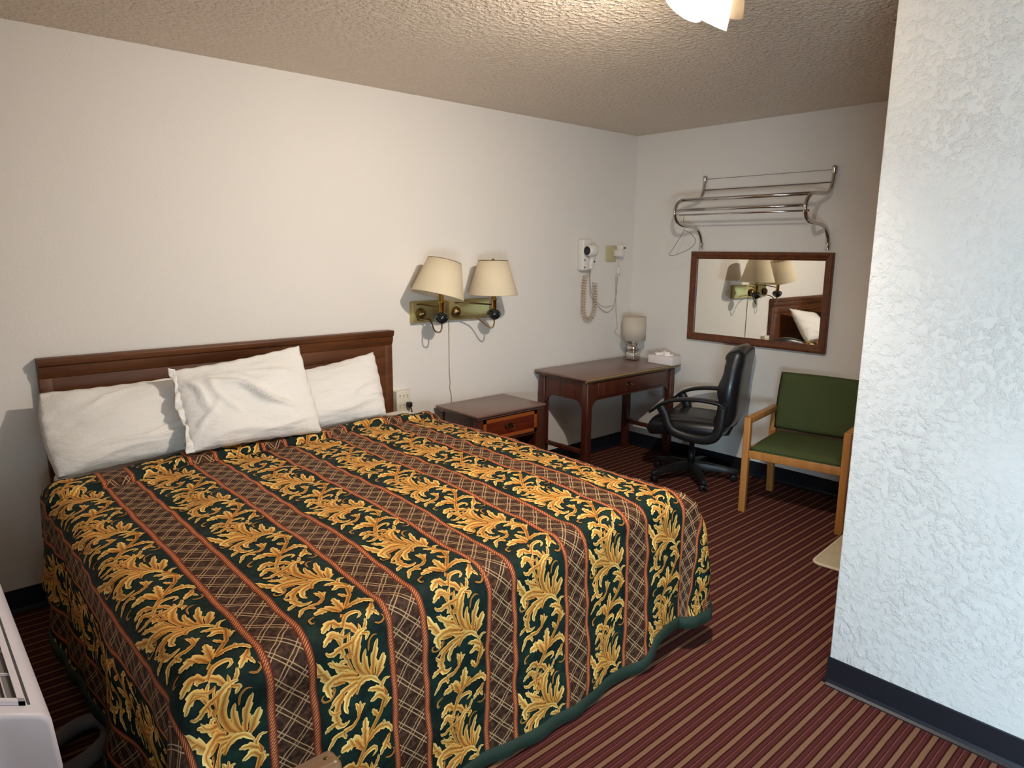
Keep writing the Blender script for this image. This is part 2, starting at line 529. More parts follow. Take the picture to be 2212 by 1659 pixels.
def cove(axis, pos, side, a, b2, name, hgt=0.108):
    """vinyl cove base: thin sheet with a toe"""
    th = 0.004
    prof = [(0, 0), (0.020, 0), (0.020, 0.004), (0.010, 0.010), (0.006, 0.022), (th, hgt - 0.003), (th - .0015, hgt), (0, hgt)]
    poly = [(pos + side * p[0], p[1]) for p in prof]
    return struct(MB().prism(poly, 1 - axis if axis in (0, 1) else 0, a, b2) if axis == 0 else MB().prism(poly, 0, a, b2), name, MAT['base'])
cove(1, 0.0, -1, XN, XF, 'baseboard_left')
cove(0, XF, -1, YR, 0.0, 'baseboard_back')
cove(0, XW, -1, YR, YW, 'baseboard_right')
cove(0, XN, 1, YR, 0.0, 'baseboard_window')
pe = MB(); pe.prism([(YW + p[0], p[1]) for p in [(0, 0), (0.020, 0), (0.020, 0.004), (0.010, 0.010), (0.006, 0.022), (0.004, 0.105), (0, 0.108)]], 0, XW - .004, XW + .12)
struct(pe, 'trim_1', MAT['base'])

# ------------------------------------------------------------------ bed
BX0, BX1, BYF, BTOP = 0.365, 2.285, -2.06, 0.650
bed = thing('bed', 'king size bed under the striped floral bedspread, against the left wall', 'bed', (1.3, -1.03, 0))
def rbox(mb, a, b2, r=0.05, n=5, mat=0):
    """box with rounded vertical + horizontal edges via superellipse-like grid"""
    c = [(a[i] + b2[i]) / 2 for i in range(3)]; hsz = [(b2[i] - a[i]) / 2 for i in range(3)]
    bm = bmesh.new()
    bmesh.ops.create_cube(bm, size=2)
    for v in bm.verts: v.co = Vector((c[i] + v.co[i] * hsz[i] for i in range(3)))
    bmesh.ops.bevel(bm, geom=list(bm.edges), offset=r, segments=n, profile=0.5, affect='EDGES')
    bm.verts.index_update()
    mb.add([tuple(v.co) for v in bm.verts], [tuple(v.index for v in f.verts) for f in bm.faces], mat, True)
    bm.free()
    return mb
rbox(MB(), (BX0 + .085, BYF + .04, 0.38), (BX1 - .03, -0.075, BTOP - .012), 0.05).build('mattress', MAT['sheet'], bed)
rbox(MB(), (BX0 + .05, BYF + .07, 0.16), (BX1 - .05, -0.08, 0.375), 0.02).build('box_spring', MAT['sheet'], bed)
MB().box((BX0 + .10, BYF + .12, 0.0), (BX1 - .10, -0.12, 0.155)).build('bed_base', MAT['toekick'], bed)

# headboard: wall mounted, profile extruded along X
hbo = thing('headboard', 'long reddish brown wooden headboard with a moulded top rail, behind the pillows', 'headboard', (1.32, -0.03, 0.35))
HX0, HX1, HT = 0.453, 2.194, 1.106
MB().box((HX0 + .012, -0.036, 0.30), (HX1 - .012, -0.004, HT - .085)).build('panel', MAT['head'], hbo, bevel=.002)
prof = [(-.004, HT), (-.062, HT), (-.066, HT - .008), (-.060, HT - .030), (-.050, HT - .036), (-.050, HT - .060), (-.044, HT - .070), (-.040, HT - .085), (-.004, HT - .085)]
MB().prism(prof, 0, HX0, HX1).build('top_rail', MAT['head'], hbo, bevel=.0015)
for s_, x in ((0, HX0), (1, HX1 - .05)):
    MB().box((x, -0.039, 0.30), (x + .05, -0.004, HT - .086)).build('side_stile', MAT['head'], hbo, bevel=.003)
MB().prism([(-.0365, .955), (-.043, .958), (-.043, .966), (-.0365, .970)], 0, HX0 + .05, HX1 - .05).build('inner_bead', MAT['head'], hbo)

# --- bedspread: surface S(u, v); u across the bed, v towards the foot (metres of cloth)
def sines(u, v, seed, n, fmin, fmax):
    rg = np.random.RandomState(seed); z = np.zeros_like(u)
    for _ in range(n):
        k = rg.uniform(fmin, fmax); a = rg.uniform(0, 2 * np.pi); ph = rg.uniform(0, 6.28)
        z = z + np.sin((u * np.cos(a) + v * np.sin(a)) * k + ph) / n ** 0.5
    return z
RR = 0.075
LV = -BYF
CX0, CX1, CV = BX0 + RR, BX1 - RR, LV - RR
def sstep(x): x = np.clip(x, 0, 1); return x * x * (3 - 2 * x)
def drop_len(du_l, du_r, dv):
    """allowed overhang"""
    return 0
def S_(u, v):
    u = np.asarray(u, float); v = np.asarray(v, float)
    ol = np.maximum(CX0 - u, 0); orr = np.maximum(u - CX1, 0); of = np.maximum(v - CV, 0)
    ou = orr - ol
    d = np.sqrt(ou ** 2 + of ** 2)
    dd = np.maximum(d, 1e-9)
    dx, dv = ou / dd, of / dd
    bx = np.clip(u, CX0, CX1); bv = np.minimum(v, CV)
    q = RR * np.pi / 2
    dr = np.minimum(d, q); rest = np.maximum(d - q, 0)
    corner = np.clip(np.minimum(np.abs(dx), dv) * 2 ** .5, 0, 1)    # 1 on the diagonal
    left = (ou < 0)
    ang = np.arctan2(dv, np.abs(dx))        # 0 side, pi/2 foot
    flare = 0.02 + 0.05 * (ou != 0) * 0
    out = RR * np.sin(dr / RR) + rest * 0.03
    sl = np.where(left, 0.36, 0.17)
    ear = np.where(left, sstep(ang / 1.1) * sstep((1.571 - ang) / .35) * .85 + .15 * corner, sstep(ang / 0.5) * sstep((1.571 - ang) / 0.9))
    out = out + rest * sl * ear + np.where(left, .02, .055) * sstep(d / q) * corner
    # soft waves on the hanging sides
    side = np.abs(dx); foot = dv
    wave = side * (0.020 * np.sin(v * 9.0 + 1.0) + 0.012 * np.sin(v * 17 + 2.)) + foot * (0.008 * np.sin(u * 9.5) + 0.006 * np.sin(u * 19. + 1.2))
    out = out + wave * np.clip(rest / 0.45, 0, 1.2)
    # deep pleat near the head on the left side
    pl = np.where(left, 1, 0) * side
    out = out + pl * np.clip(rest / 0.25, 0, 1) * (0.045 * np.exp(-((v - 0.52) / 0.10) ** 2) - 0.030 * np.exp(-((v - 0.74) / 0.07) ** 2))
    z = BTOP - RR * (1 - np.cos(dr / RR)) - rest * np.where(out > 0, 0.992, 1)
    # crown of the mattress and the tuck at the pillows
    cr = np.clip((bx - CX0) / 0.5, 0, 1) * np.clip((CX1 - bx) / 0.25, 0, 1)
    z = z + 0.024 * sstep(cr) * sstep((CV + .02 - bv) / 0.5) 
    yt = 0.535 - 0.065 * (bx - 0.5) + 0.012 * np.sin(bx * 14)
    flat = np.clip(1 - rest / 0.1, 0, 1)
    z = z + flat * (0.018 * sstep((yt - v) / 0.022) - 0.010 * np.exp(-((v - yt - 0.012) / 0.014) ** 2))
    # quilting puckers
    pk = 0.0030 * sines(u, v, 3, 9, 22, 60) + 0.0045 * sines(u, v, 5, 6, 7, 16)
    nz = np.clip(1 - d / q, 0, 1)
    z = z + pk * nz
    out = out + pk * (1 - nz)
    x = bx + dx * out
    y = -(bv + dv * out)
    z = np.maximum(z, 0.006 + 0.004 * np.sin(u * 20))
    return np.stack([x, y, z], -1)
def hem(a, left):
    """max overhang as a function of angle (0 side .. pi/2 foot), measured from the clamp line"""
    ft = RR * (np.pi / 2 - 1) + 0.0
    Ls, Lf, Lc = (0.62, 0.695, 0.66) if left else (0.585, 0.690, 0.60)
    t_ = a / (np.pi / 2)
    base_ = Ls + (Lf - Ls) * sstep(t_)
    return base_ + (Lc - (Ls + Lf) / 2) * np.sin(a * 2)
def footlen(u):
    """overhang at the foot: touches the floor in the middle, lifts at the far corner"""
    return 0.690 - 0.085 * sstep((u - 1.93) / 0.18) 
def headv(u):
    return 0.385 - 0.05 * sstep((u - 1.75) / .45)
HVL, HVR = 0.385, 0.335
patches = []
def patch(Uf, Vf):
    patches.append((Uf, Vf))
nu, nv = 230, 225
uu = np.linspace(CX0, CX1, nu); s0_ = np.linspace(0, 1, nv)
hv_ = headv(uu); hv_[0] = HVL; hv_[-1] = HVR
patch(np.repeat(uu[:, None], nv, 1), hv_[:, None] + (CV - hv_)[:, None] * s0_[None])
vvl = HVL + (CV - HVL) * s0_; vvr = HVR + (CV - HVR) * s0_
dn = 84
s_ = np.linspace(0, 1, dn)
patch(np.repeat(uu[:, None], dn, 1), CV + footlen(uu)[:, None] * s_[None])
Lr = hem(0.0, False); Ll = hem(0.0, True)
patch(CX1 + Lr * s_[None] * np.ones((nv, 1)), np.repeat(vvr[:, None], dn, 1))
patch(CX0 - Ll * s_[None] * np.ones((nv, 1)), np.repeat(vvl[:, None], dn, 1))
na = 110
aa = np.linspace(0, np.pi / 2, na)
Rr = 0.585 + (footlen(CX1) - 0.585) * sstep(aa / (np.pi / 2)) + 0.0 * aa
Rl = 0.62 + (footlen(CX0) - 0.62) * sstep(aa / (np.pi / 2)) + 0.02 * np.sin(2 * aa)
patch(CX1 + (Rr * np.cos(aa))[:, None] * s_[None], CV + (Rr * np.sin(aa))[:, None] * s_[None])
patch(CX0 - (Rl * np.cos(aa))[:, None] * s_[None], CV + (Rl * np.sin(aa))[:, None] * s_[None])
def inside(u, v, m=0.0):
    ol = np.maximum(CX0 - u, 0); orr = np.maximum(u - CX1, 0); of = np.maximum(v - CV, 0)
    d = np.sqrt((ol + orr) ** 2 + of ** 2); a = np.arctan2(of, ol + orr + 1e-9)
    lim = np.where(ol > 0, 0.62 + (footlen(CX0) - 0.62) * sstep(a / (np.pi / 2)) + 0.02 * np.sin(2 * a),
          np.where(orr > 0, 0.585 + (footlen(CX1) - 0.585) * sstep(a / (np.pi / 2)), footlen(u)))
    return (d <= lim - m) & (v > headv(np.clip(u, CX0, CX1)) + 0.012)
def normal(u, v, e=2e-4):
    a = S_(u + e, v) - S_(u - e, v); b2 = S_(u, v + e) - S_(u, v - e)
    n = np.cross(b2, a)
    return n / (np.linalg.norm(n, axis=-1, keepdims=True) + 1e-12)

# acanthus leaves of one repeat, drawn in a 485 x 1020 field: (spine points, half width, lobes, tone)
LEAVES = [
 ([(480,500),(530,600),(532,700),(470,800),(370,935),(292,1060),(262,1160),(280,1290),(335,1410),(430,1480)], 16, 0, .25),
 ([(262,1200),(240,1120),(246,1080)], 12, 0, .5),
 ([(440,470),(375,400),(345,300),(350,225),(390,130),(400,60)], 30, 3, .45),
 ([(400,120),(440,90),(455,40)], 16, 2, .7), ([(395,150),(340,60),(260,20),(245,45)], 26, 4, .7),
 ([(440,460),(410,380),(400,310),(412,245)], 24, 2, .6), ([(455,460),(468,340),(505,215)], 27, 3, .75),
 ([(478,490),(505,430),(542,335)], 34, 2, .8), ([(440,475),(340,440),(225,390)], 27, 2, .6),
 ([(270,425),(190,390),(120,290),(75,190)], 34, 4, .8), ([(130,300),(90,290),(50,290)], 18, 3, .95),
 ([(350,420),(290,370),(235,320),(250,270),(285,285)], 30, 6, .85), ([(430,475),(310,470),(215,500),(145,550)], 24, 4, .6),
 ([(400,480),(290,520),(250,580),(258,640)], 26, 3, .9), ([(335,550),(360,485),(430,470),(505,540)], 24, 3, .95),
 ([(250,500),(195,560),(180,640),(215,705),(270,690)], 30, 4, .7), ([(200,660),(140,675),(105,705)], 20, 4, .9),
 ([(215,600),(160,590),(140,545)], 14, 2, .8),
 ([(330,705),(335,650),(318,600)], 17, 2, .85), ([(340,700),(365,650),(390,640)], 16, 2, .8), ([(345,700),(350,640),(352,600)], 14, 1, .6),
 ([(345,695),(300,742),(235,755),(170,770),(115,850)], 22, 4, .8), ([(225,745),(228,780),(240,812)], 17, 2, .7),
 ([(528,640),(508,580),(530,530),(575,528)], 17, 3, .8), ([(530,680),(490,625),(425,650)], 26, 2, .95),
 ([(520,610),(470,570),(412,556)], 24, 3, .85), ([(520,740),(548,690),(575,690)], 15, 2, .9), ([(530,700),(545,670),(552,645)], 11, 1, .8),
 ([(480,790),(455,745),(437,712)], 20, 3, .75),
 ([(345,950),(300,870),(195,885)], 44, 5, .85), ([(290,900),(270,850),(262,825)], 22, 2, .8), ([(365,935),(375,840),(385,745)], 33, 4, .8),
 ([(385,925),(470,880),(545,895),(572,960)], 28, 5, .8), ([(500,880),(515,855),(520,835)], 14, 2, .9),
 ([(555,960),(520,1010),(465,1075)], 26, 3, .9), ([(520,1010),(540,1050),(550,1080)], 14, 2, .8),
 ([(300,1070),(350,1000),(425,985),(440,1020),(405,1045)], 19, 1, .9), ([(285,1060),(240,1015),(165,1060)], 30, 4, .85),
 ([(262,1160),(225,1090),(145,1145)], 26, 4, .9), ([(258,1180),(270,1120),(305,1080)], 14, 1, .6),
 ([(310,1290),(335,1180),(400,1135),(445,1135)], 24, 4, .85), ([(400,1150),(440,1170),(415,1205)], 16, 2, .9),
 ([(305,1260),(300,1180),(325,1115)], 13, 1, .6), ([(295,1350),(225,1310),(155,1250)], 24, 3, .75),
 ([(320,1420),(235,1385),(150,1415),(165,1510)], 34, 5, .9), ([(250,1330),(200,1290),(185,1240)], 12, 1, .8),
 ([(200,440),(165,492),(115,490),(108,455),(135,448)], 7, 0, .2), ([(190,470),(180,440),(200,430)], 6, 0, .2),
 ([(505,1115),(545,1132),(578,1105),(565,1075)], 7, 0, .15), ([(430,1290),(440,1225),(475,1195),(505,1205)], 7, 0, .1),
 ([(190,905),(145,925),(145,970),(165,960)], 8, 0, .3), ([(290,215),(300,260),(325,235),(310,215)], 8, 0, .4),
 ([(185,95),(230,95),(262,130),(255,160)], 9, 2, .5), ([(330,160),(250,170),(180,190),(150,160)], 22, 4, .65),
 ([(250,175),(255,210),(235,235)], 18, 3, .85),
 ([(330,100),(280,110),(215,60)], 10, 1, .5),
]
C_BASE = np.array(lin((128, 56, 12))[:3]); C_MID = np.array(lin((232, 158, 58))[:3]); C_TIP = np.array(lin((255, 232, 148))[:3])
def leaf_mesh(spine, w, lobes, tone, sd):
    rg = random.Random(sd)
    L = np.array(spline([(a, b2, 0) for a, b2 in spine], 7))[:, :2]
    seg = np.linalg.norm(np.diff(L, axis=0), axis=1); acc = np.concatenate([[0], np.cumsum(seg)])
    n = max(9, int(4 * lobes + 8))
    t = np.linspace(0, 1, n)
    P = np.stack([np.interp(t * acc[-1], acc, L[:, k]) for k in (0, 1)], 1)
    d = np.gradient(P, axis=0); d /= np.linalg.norm(d, axis=1, keepdims=True) + 1e-9
    nr = np.stack([-d[:, 1], d[:, 0]], 1)
    if lobes == 0:
        prof = w * np.clip(np.minimum(t * 6 + .4, (1 - t) * 4 + .12), 0, 1); pl = pr = prof
    else:
        env = w * (np.sin(np.pi * np.clip(t * 0.86 + 0.10, 0, 1)) ** 0.8)
        env[-1] = 0.5
        ph = rg.random()
        sl_ = ((t * lobes + ph) % 1.0); sr_ = ((t * lobes + ph + .45) % 1.0)
        pl = env * (0.72 + 0.55 * sl_); pr = env * (0.72 + 0.55 * sr_)
        pl[-1] = pr[-1] = 0.5
    V = [P + nr * pl[:, None] + d * (pl * .35)[:, None] * (lobes > 0), P + nr * (pl * .45)[:, None], P.copy(), P - nr * (pr * .45)[:, None], P - nr * pr[:, None] + d * (pr * .35)[:, None] * (lobes > 0)]
    V = np.stack(V, 1)                                # n,5,2
    tt = np.clip(t * 1.25, 0, 1)[:, None]
    mid = C_BASE + (C_MID - C_BASE) * np.clip(tt * tone + .15, 0, 1)
    edge = C_MID + (C_TIP - C_MID) * np.clip(tt * 1.1 * tone + .05, 0, 1)
    edge = edge * (.7 + .3 * min(1, tone + .2))
    cen = C_BASE * .55 + mid * .45
    Cc = np.stack([edge, mid * .5 + edge * .5, cen, (mid * .7 + edge * .3) * .85, edge * .84], 1)
    idx = np.arange(n * 5).reshape(n, 5)
    q = np.stack([idx[:-1, :-1], idx[:-1, 1:], idx[1:, 1:], idx[1:, :-1]], -1).reshape(-1, 4)
    return V.reshape(-1, 2), Cc.reshape(-1, 3), q
FW = PER - TW - 0.018
REP = 0.385
tv, tcx, tq, lay = [], [], [], []
off = 0
for i, (sp_, w_, lb, tn) in enumerate(LEAVES):
    v_, c_, q_ = leaf_mesh(sp_, w_ * .88, lb, tn, i)
    tv.append(v_); tcx.append(c_); tq.append(q_ + off); lay.append(np.full(len(v_), i / len(LEAVES))); off += len(v_)
    # deep outline below each broad leaf
tv = np.concatenate(tv); tcx = np.concatenate(tcx); tq = np.concatenate(tq); lay = np.concatenate(lay)
tu = (tv[:, 0] - 82) / 500.0 * FW
tvv = (tv[:, 1] - 450) / 1020.0 * REP
tu = np.clip(tu, 0.002, FW - 0.002)
LV_, LC_, LF_, LUV_ = [], [], [], []
off = 0
for k in range(-4, 9):
    ub = U0 + TW + 0.009 + k * PER
    if ub > BX1 + .6 or ub + FW < BX0 - .6: continue
    for j in range(-1, 8):
        vb = 2.08 - 0.385 * 6 + 0.108 + j * REP
        Uv = ub + tu; Vv = vb + tvv
        ok = inside(Uv, Vv, 0.044)
        fk = ok[tq].all(1)
        if not fk.any(): continue
        f_ = tq[fk]
        use = np.unique(f_); remap = -np.ones(len(Uv), int); remap[use] = np.arange(len(use))
        Uv, Vv = Uv[use], Vv[use]
        P = S_(Uv, Vv) + normal(Uv, Vv) * (0.0012 + 0.0012 * lay[use])[:, None]
        LV_.append(P); LC_.append(tcx[use]); LF_.append(remap[f_] + off); LUV_.append(np.stack([Uv, Vv], 1)); off += len(use)
LV_ = np.concatenate(LV_); LC_ = np.concatenate(LC_); LF_ = np.concatenate(LF_); LUV_ = np.concatenate(LUV_)
# base cloth
bv_, bu_, bf_ = [], [], []
off = 0
for Uf, Vf in patches:
    P = S_(Uf, Vf); n, m_ = Uf.shape
    idx = np.arange(n * m_).reshape(n, m_) + off
    q = np.stack([idx[:-1, :-1], idx[1:, :-1], idx[1:, 1:], idx[:-1, 1:]], -1).reshape(-1, 4)
    N = normal(Uf, Vf).reshape(-1, 3)
    # orient faces with the cloth normal
    p0, p1, p2 = P.reshape(-1, 3)[q[:, 0] - off], P.reshape(-1, 3)[q[:, 1] - off], P.reshape(-1, 3)[q[:, 2] - off]
    fl = (np.cross(p1 - p0, p2 - p0) * N[q[:, 0] - off]).sum(1) < 0
    q[fl] = q[fl][:, ::-1]
    bv_.append(P.reshape(-1, 3)); bu_.append(np.stack([Uf, Vf], -1).reshape(-1, 2)); bf_.append(q); off += n * m_
bv_ = np.concatenate(bv_); bu_ = np.concatenate(bu_); bf_ = np.concatenate(bf_)
nb = len(bv_)
allv = np.concatenate([bv_, LV_]); alluv = np.concatenate([bu_, LUV_]); allf = np.concatenate([bf_, LF_ + nb])
me = bpy.data.meshes.new('bedspread')
me.vertices.add(len(allv)); me.vertices.foreach_set('co', allv.ravel())
me.loops.add(allf.size); me.loops.foreach_set('vertex_index', allf.ravel().astype(np.int32))
me.polygons.add(len(allf)); me.polygons.foreach_set('loop_start', np.arange(0, allf.size, 4, dtype=np.int32))
me.polygons.foreach_set('loop_total', np.full(len(allf), 4, np.int32))
me.materials.append(MAT['spread']); me.materials.append(MAT['leaf'])
me.polygons.foreach_set('material_index', np.concatenate([np.zeros(len(bf_), np.int32), np.ones(len(LF_), np.int32)]))
me.polygons.foreach_set('use_smooth', np.ones(len(allf), bool))
uvl = me.uv_layers.new(name='UVMap'); uvl.data.foreach_set('uv', alluv[allf.ravel()].ravel())
ca = me.color_attributes.new('leafcol', 'FLOAT_COLOR', 'POINT')
cols = np.ones((len(allv), 4)); cols[nb:, :3] = LC_; cols[:nb, :3] = 0.02
ca.data.foreach_set('color', cols.ravel())
me.update(calc_edges=True)
spread = bpy.data.objects.new('bedspread', me); COL.objects.link(spread)
tag(spread, 'quilted bedspread with gold leaf scrolls and brown lattice stripes, draped over the bed', 'bedspread')
# plain binding along the hem
def hem_line():
    out = []
    for v_ in np.linspace(HVL + .01, CV, 60): out.append((CX0 - 0.62, v_))
    for i in range(1, na): out.append((CX0 - Rl[i] * np.cos(aa[i]), CV + Rl[i] * np.sin(aa[i])))
    for u_ in np.linspace(CX0, CX1, 120)[1:]: out.append((u_, CV + footlen(u_)))
    for i in range(na - 2, -1, -1): out.append((CX1 + Rr[i] * np.cos(aa[i]), CV + Rr[i] * np.sin(aa[i])))
    for v_ in np.linspace(CV, HVR + .01, 60)[1:]: out.append((CX1 + 0.585, v_))
    return np.array(out)
hl = hem_line()
ol_ = np.maximum(CX0 - hl[:, 0], 0); orr_ = np.maximum(hl[:, 0] - CX1, 0); of_ = np.maximum(hl[:, 1] - CV, 0)
d_ = np.stack([(orr_ - ol_), of_], 1); d_ /= np.linalg.norm(d_, axis=1, keepdims=True)
rows = []
for t_, th in ((0.048, .0010), (0.047, .006), (0.025, .010), (0.002, .008), (-.003, .002), (-.003, -.004)):
    q2 = hl - d_ * t_
    Pp = S_(q2[:, 0], q2[:, 1]) + normal(q2[:, 0], q2[:, 1]) * th
    Pp[:, 2] = np.maximum(Pp[:, 2], 0.003 + max(th, 0) * .6)
    rows.append(Pp)
bo = MB().grid(np.array(rows)).build('binding', MAT['binding'], spread)
bo['label'] = 'plain dark green hem binding'

# ------------------------------------------------------------------ pillows
def pillow(label, tl, tr, br, bl, T, seed, flange=None, folds=(), bulge=0.02):
    tl, tr, br, bl = [np.array(p, float) for p in (tl, tr, br, bl)]
    n, m_ = 60, 46
    s1 = np.linspace(-1, 1, n); t1 = np.linspace(-1, 1, m_)
    Sg, Tg = np.meshgrid(s1, t1, indexing='ij')
    # pull edges in between the corners
    a = 1 - 0.035 * (1 - Tg ** 2) * 0 ; 
    s2 = Sg * (1 + bulge * (1 - Tg ** 2)); t2 = Tg * (1 - 0.045 * (1 - Sg ** 2))
    fu = ((s2 + 1) / 2)[..., None]; fv = ((t2 + 1) / 2)[..., None]
    P = (bl * (1 - fu) + br * fu) * (1 - fv) + (tl * (1 - fu) + tr * fu) * fv
    nrm = np.cross(br - bl, tl - bl); nrm /= np.linalg.norm(nrm)
    if nrm[1] > 0: nrm = -nrm
    prof = np.clip((1 - Sg ** 4) * (1 - Tg ** 4), 0, 1) ** 0.55 * (0.82 + 0.18 * (1 - Sg ** 2) * (1 - Tg ** 2)) * (1 - 0.25 * Tg)
    w = 0.0050 * sines(Sg, Tg, seed, 8, 3, 9)
    for (s0, t0, ang, ln_, amp, wd) in folds:
        ca_, sa_ = math.cos(ang), math.sin(ang)
        al = (Sg - s0) * ca_ + (Tg - t0) * sa_; ac = -(Sg - s0) * sa_ + (Tg - t0) * ca_ + 0.06 * np.sin(al * 5 + s0 * 9)
        w = w + 1.5 * amp * np.exp(-(ac / wd) ** 2) * np.exp(-(al / ln_) ** 4)
    edge = np.clip((1 - np.maximum(np.abs(Sg), np.abs(Tg))) * 8, 0, 1)
    ripple = 0.004 * np.sin(Sg * 23 + seed) * (1 - edge) * (np.abs(Tg) > np.abs(Sg)) + 0.004 * np.sin(Tg * 19 + seed) * (1 - edge) * (np.abs(Sg) > np.abs(Tg))
    h = T / 2 * prof + w * edge
    front = P + nrm * (h + ripple)[..., None]; back = P - nrm * (T / 2 * prof * 0.7 - ripple)[..., None]
    mb = MB(); mb.grid(front); mb.grid(back, flip=True)
    o = mb.build('pillow', MAT['pillow'])
    tag(o, label, 'pillow')
    if flange:
        rg = np.random.RandomState(seed)
        k = 70
        tt = np.linspace(-1, 1, k); rows = []
        fv = (tt + 1) / 2
        e0 = bl[None] * (1 - fv[:, None]) + tl[None] * fv[:, None]
        inw = (br - bl) / np.linalg.norm(br - bl)
        e0 = e0 + inw[None] * (0.012 - bulge * 0.3 * (1 - tt ** 2))[:, None]
        for j in range(7):
            f_ = j / 6
            amp = 0.010 * f_ + .001
            wob = np.sin(tt * 17 + seed + f_ * 1.5) * amp + np.sin(tt * 31 + 2) * amp * .6
            wid = flange * f_ * (0.75 + 0.25 * np.sin(tt * 6 + 1))
            rows.append(e0 - inw[None] * wid[:, None] + nrm[None] * (wob + 0.012)[:, None])
        fo = MB().grid(np.array(rows)).build('pillowcase_opening', MAT['pillow'], o)
        sm = fo.modifiers.new('thick', 'SOLIDIFY'); sm.thickness = 0.003
    return o
pillow('white pillow at the left end of the headboard, leaning on it', (.435, -.130, .978), (1.05, -.130, .99), (1.05, -.335, .680), (.438, -.335, .660), .14, 2,
       folds=((.1, -.55, .1, .7, .010, .05), (-.1, -.75, .22, .6, .008, .05), (.35, -.4, .25, .4, .007, .05), (-.3, .55, .5, .4, .005, .06), (.6, .1, -.5, .3, .005, .05)), bulge=.07)
pillow('white pillow nearest the wall lamps, partly behind the middle pillow', (1.42, -.130, .93), (2.013, -.130, 1.005), (1.965, -.325, .668), (1.42, -.325, .668), .16, 5,
       folds=((.55, -.1, .5, .35, .008, .05), (.7, -.35, .5, .3, .007, .05), (.3, -.6, .1, .5, .008, .06), (.8, .2, .6, .25, .005, .05)), bulge=.01)
pillow('creased white pillow in the middle, leaning in front of the other two', (.915, -.255, 1.035), (1.516, -.25, 1.096), (1.509, -.475, .695), (.905, -.475, .708), .13, 8, flange=.035,
       folds=((-.1, .15, -.75, .6, .013, .05), (.1, .0, -.8, .55, .012, .045), (.25, -.15, -.85, .45, .009, .04), (-.45, .1, -1.3, .5, .010, .05), (-.75, .2, -1.2, .5, .012, .05),
              (.1, -.78, .05, .9, .008, .05), (.4, .45, -.5, .4, .008, .05), (-.7, -.3, 1.2, .4, .008, .05), (-.05, .4, -.6, .3, .008, .05)), bulge=.0)

# ------------------------------------------------------------------ nightstand
ns = thing('nightstand', 'dark wooden nightstand with one inlaid drawer, standing between bed and desk', 'nightstand', (2.79, -.24, 0))
NX0, NX1, NY0, NY1, NZ = 2.505, 3.075, -.445, -.03, .61
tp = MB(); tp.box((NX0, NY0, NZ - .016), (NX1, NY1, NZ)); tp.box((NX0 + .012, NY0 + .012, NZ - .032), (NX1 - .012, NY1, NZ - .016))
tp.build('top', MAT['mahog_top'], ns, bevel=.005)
for x in (NX0 + .022, NX1 - .062):
    MB().box((x, NY0 + .022, 0), (x + .04, NY0 + .062, NZ - .032), taper=.8).build('leg', MAT['mahog'], ns, bevel=.003)
    MB().box((x, NY1 - .05, 0), (x + .04, NY1 - .01, NZ - .032), taper=.8).build('leg', MAT['mahog'], ns, bevel=.003)
    MB().box((x + .008, NY0 + .06, .06), (x + .028, NY1 - .05, NZ - .033)).build('side_panel', MAT['mahog'], ns)
MB().box((NX0 + .06, NY1 - .03, .06), (NX1 - .06, NY1 - .018, NZ - .033)).build('back_panel', MAT['mahog'], ns)
MB().box((NX0 + .045, NY0 + .05, .40), (NX1 - .045, NY1 - .03, .412)).build('shelf', MAT['mahog'], ns)
MB().box((NX0 + .045, NY0 + .05, .10), (NX1 - .045, NY1 - .03, .115)).build('shelf', MAT['mahog'], ns)
MB().box((NX0 + .062, NY0 + .028, .418), (NX1 - .062, NY0 + .048, .436)).build('front_rail', MAT['mahog'], ns, bevel=.003)
DX0, DX1, DZ0, DZ1 = NX0 + .064, NX1 - .064, .440, .572
dr = MB(); dr.box((DX0, NY0 + .020, DZ0), (DX1, NY0 + .040, DZ1)); dro = dr.build('drawer', MAT['drawer'], ns, bevel=.002)
fr = MB(); bw = .022
for a, b2 in (((DX0, DZ0), (DX1, DZ0 + bw)), ((DX0, DZ1 - bw), (DX1, DZ1)), ((DX0, DZ0), (DX0 + bw, DZ1)), ((DX1 - bw, DZ0), (DX1, DZ1))):
    fr.box((a[0], NY0 + .0185, a[1]), (b2[0], NY0 + .0205, b2[1]))
io = fr.build('inlay_border', MAT['inlay'], dro); io['label'] = 'light orange veneer border'
def bail(parent, x, y, z, s=1.0):
    m_ = MB()
    pl = [(-.036, .0), (-.040, .008), (-.030, .014), (-.022, .010), (-.014, .018), (0, .022), (.014, .018), (.022, .010), (.030, .014), (.040, .008), (.036, 0), (.040, -.008), (.028, -.012), (.014, -.010), (0, -.018), (-.014, -.010), (-.028, -.012), (-.040, -.008)]
    m_.prism([(x + p[0] * s, z + p[1] * s) for p in pl], 1, y, y - .002)
    pts = [(x + dx * s, y - .004 - dy, z + dz * s) for dx, dy, dz in ((-.026, 0, .002), (-.027, .006, 0), (-.024, .010, -.014), (-.012, .011, -.024), (0, .011, -.026), (.012, .011, -.024), (.024, .010, -.014), (.027, .006, 0), (.026, 0, .002))]
    m_.tube(spline(pts, 4), .0026 * s, 8)
    for dx in (-.026, .026):
        m_.lathe([(.006 * s, 0), (.005 * s, .006), (0.0005, .008)], (x + dx * s, y - .001, z + .002), 12, (0, -1, 0))
    h = m_.build('handle', MAT['old_brass'], parent, weld=False); h['label'] = 'antique brass bail handle'
bail(dro, (DX0 + DX1) / 2 - .01, NY0 + .0195, .508)

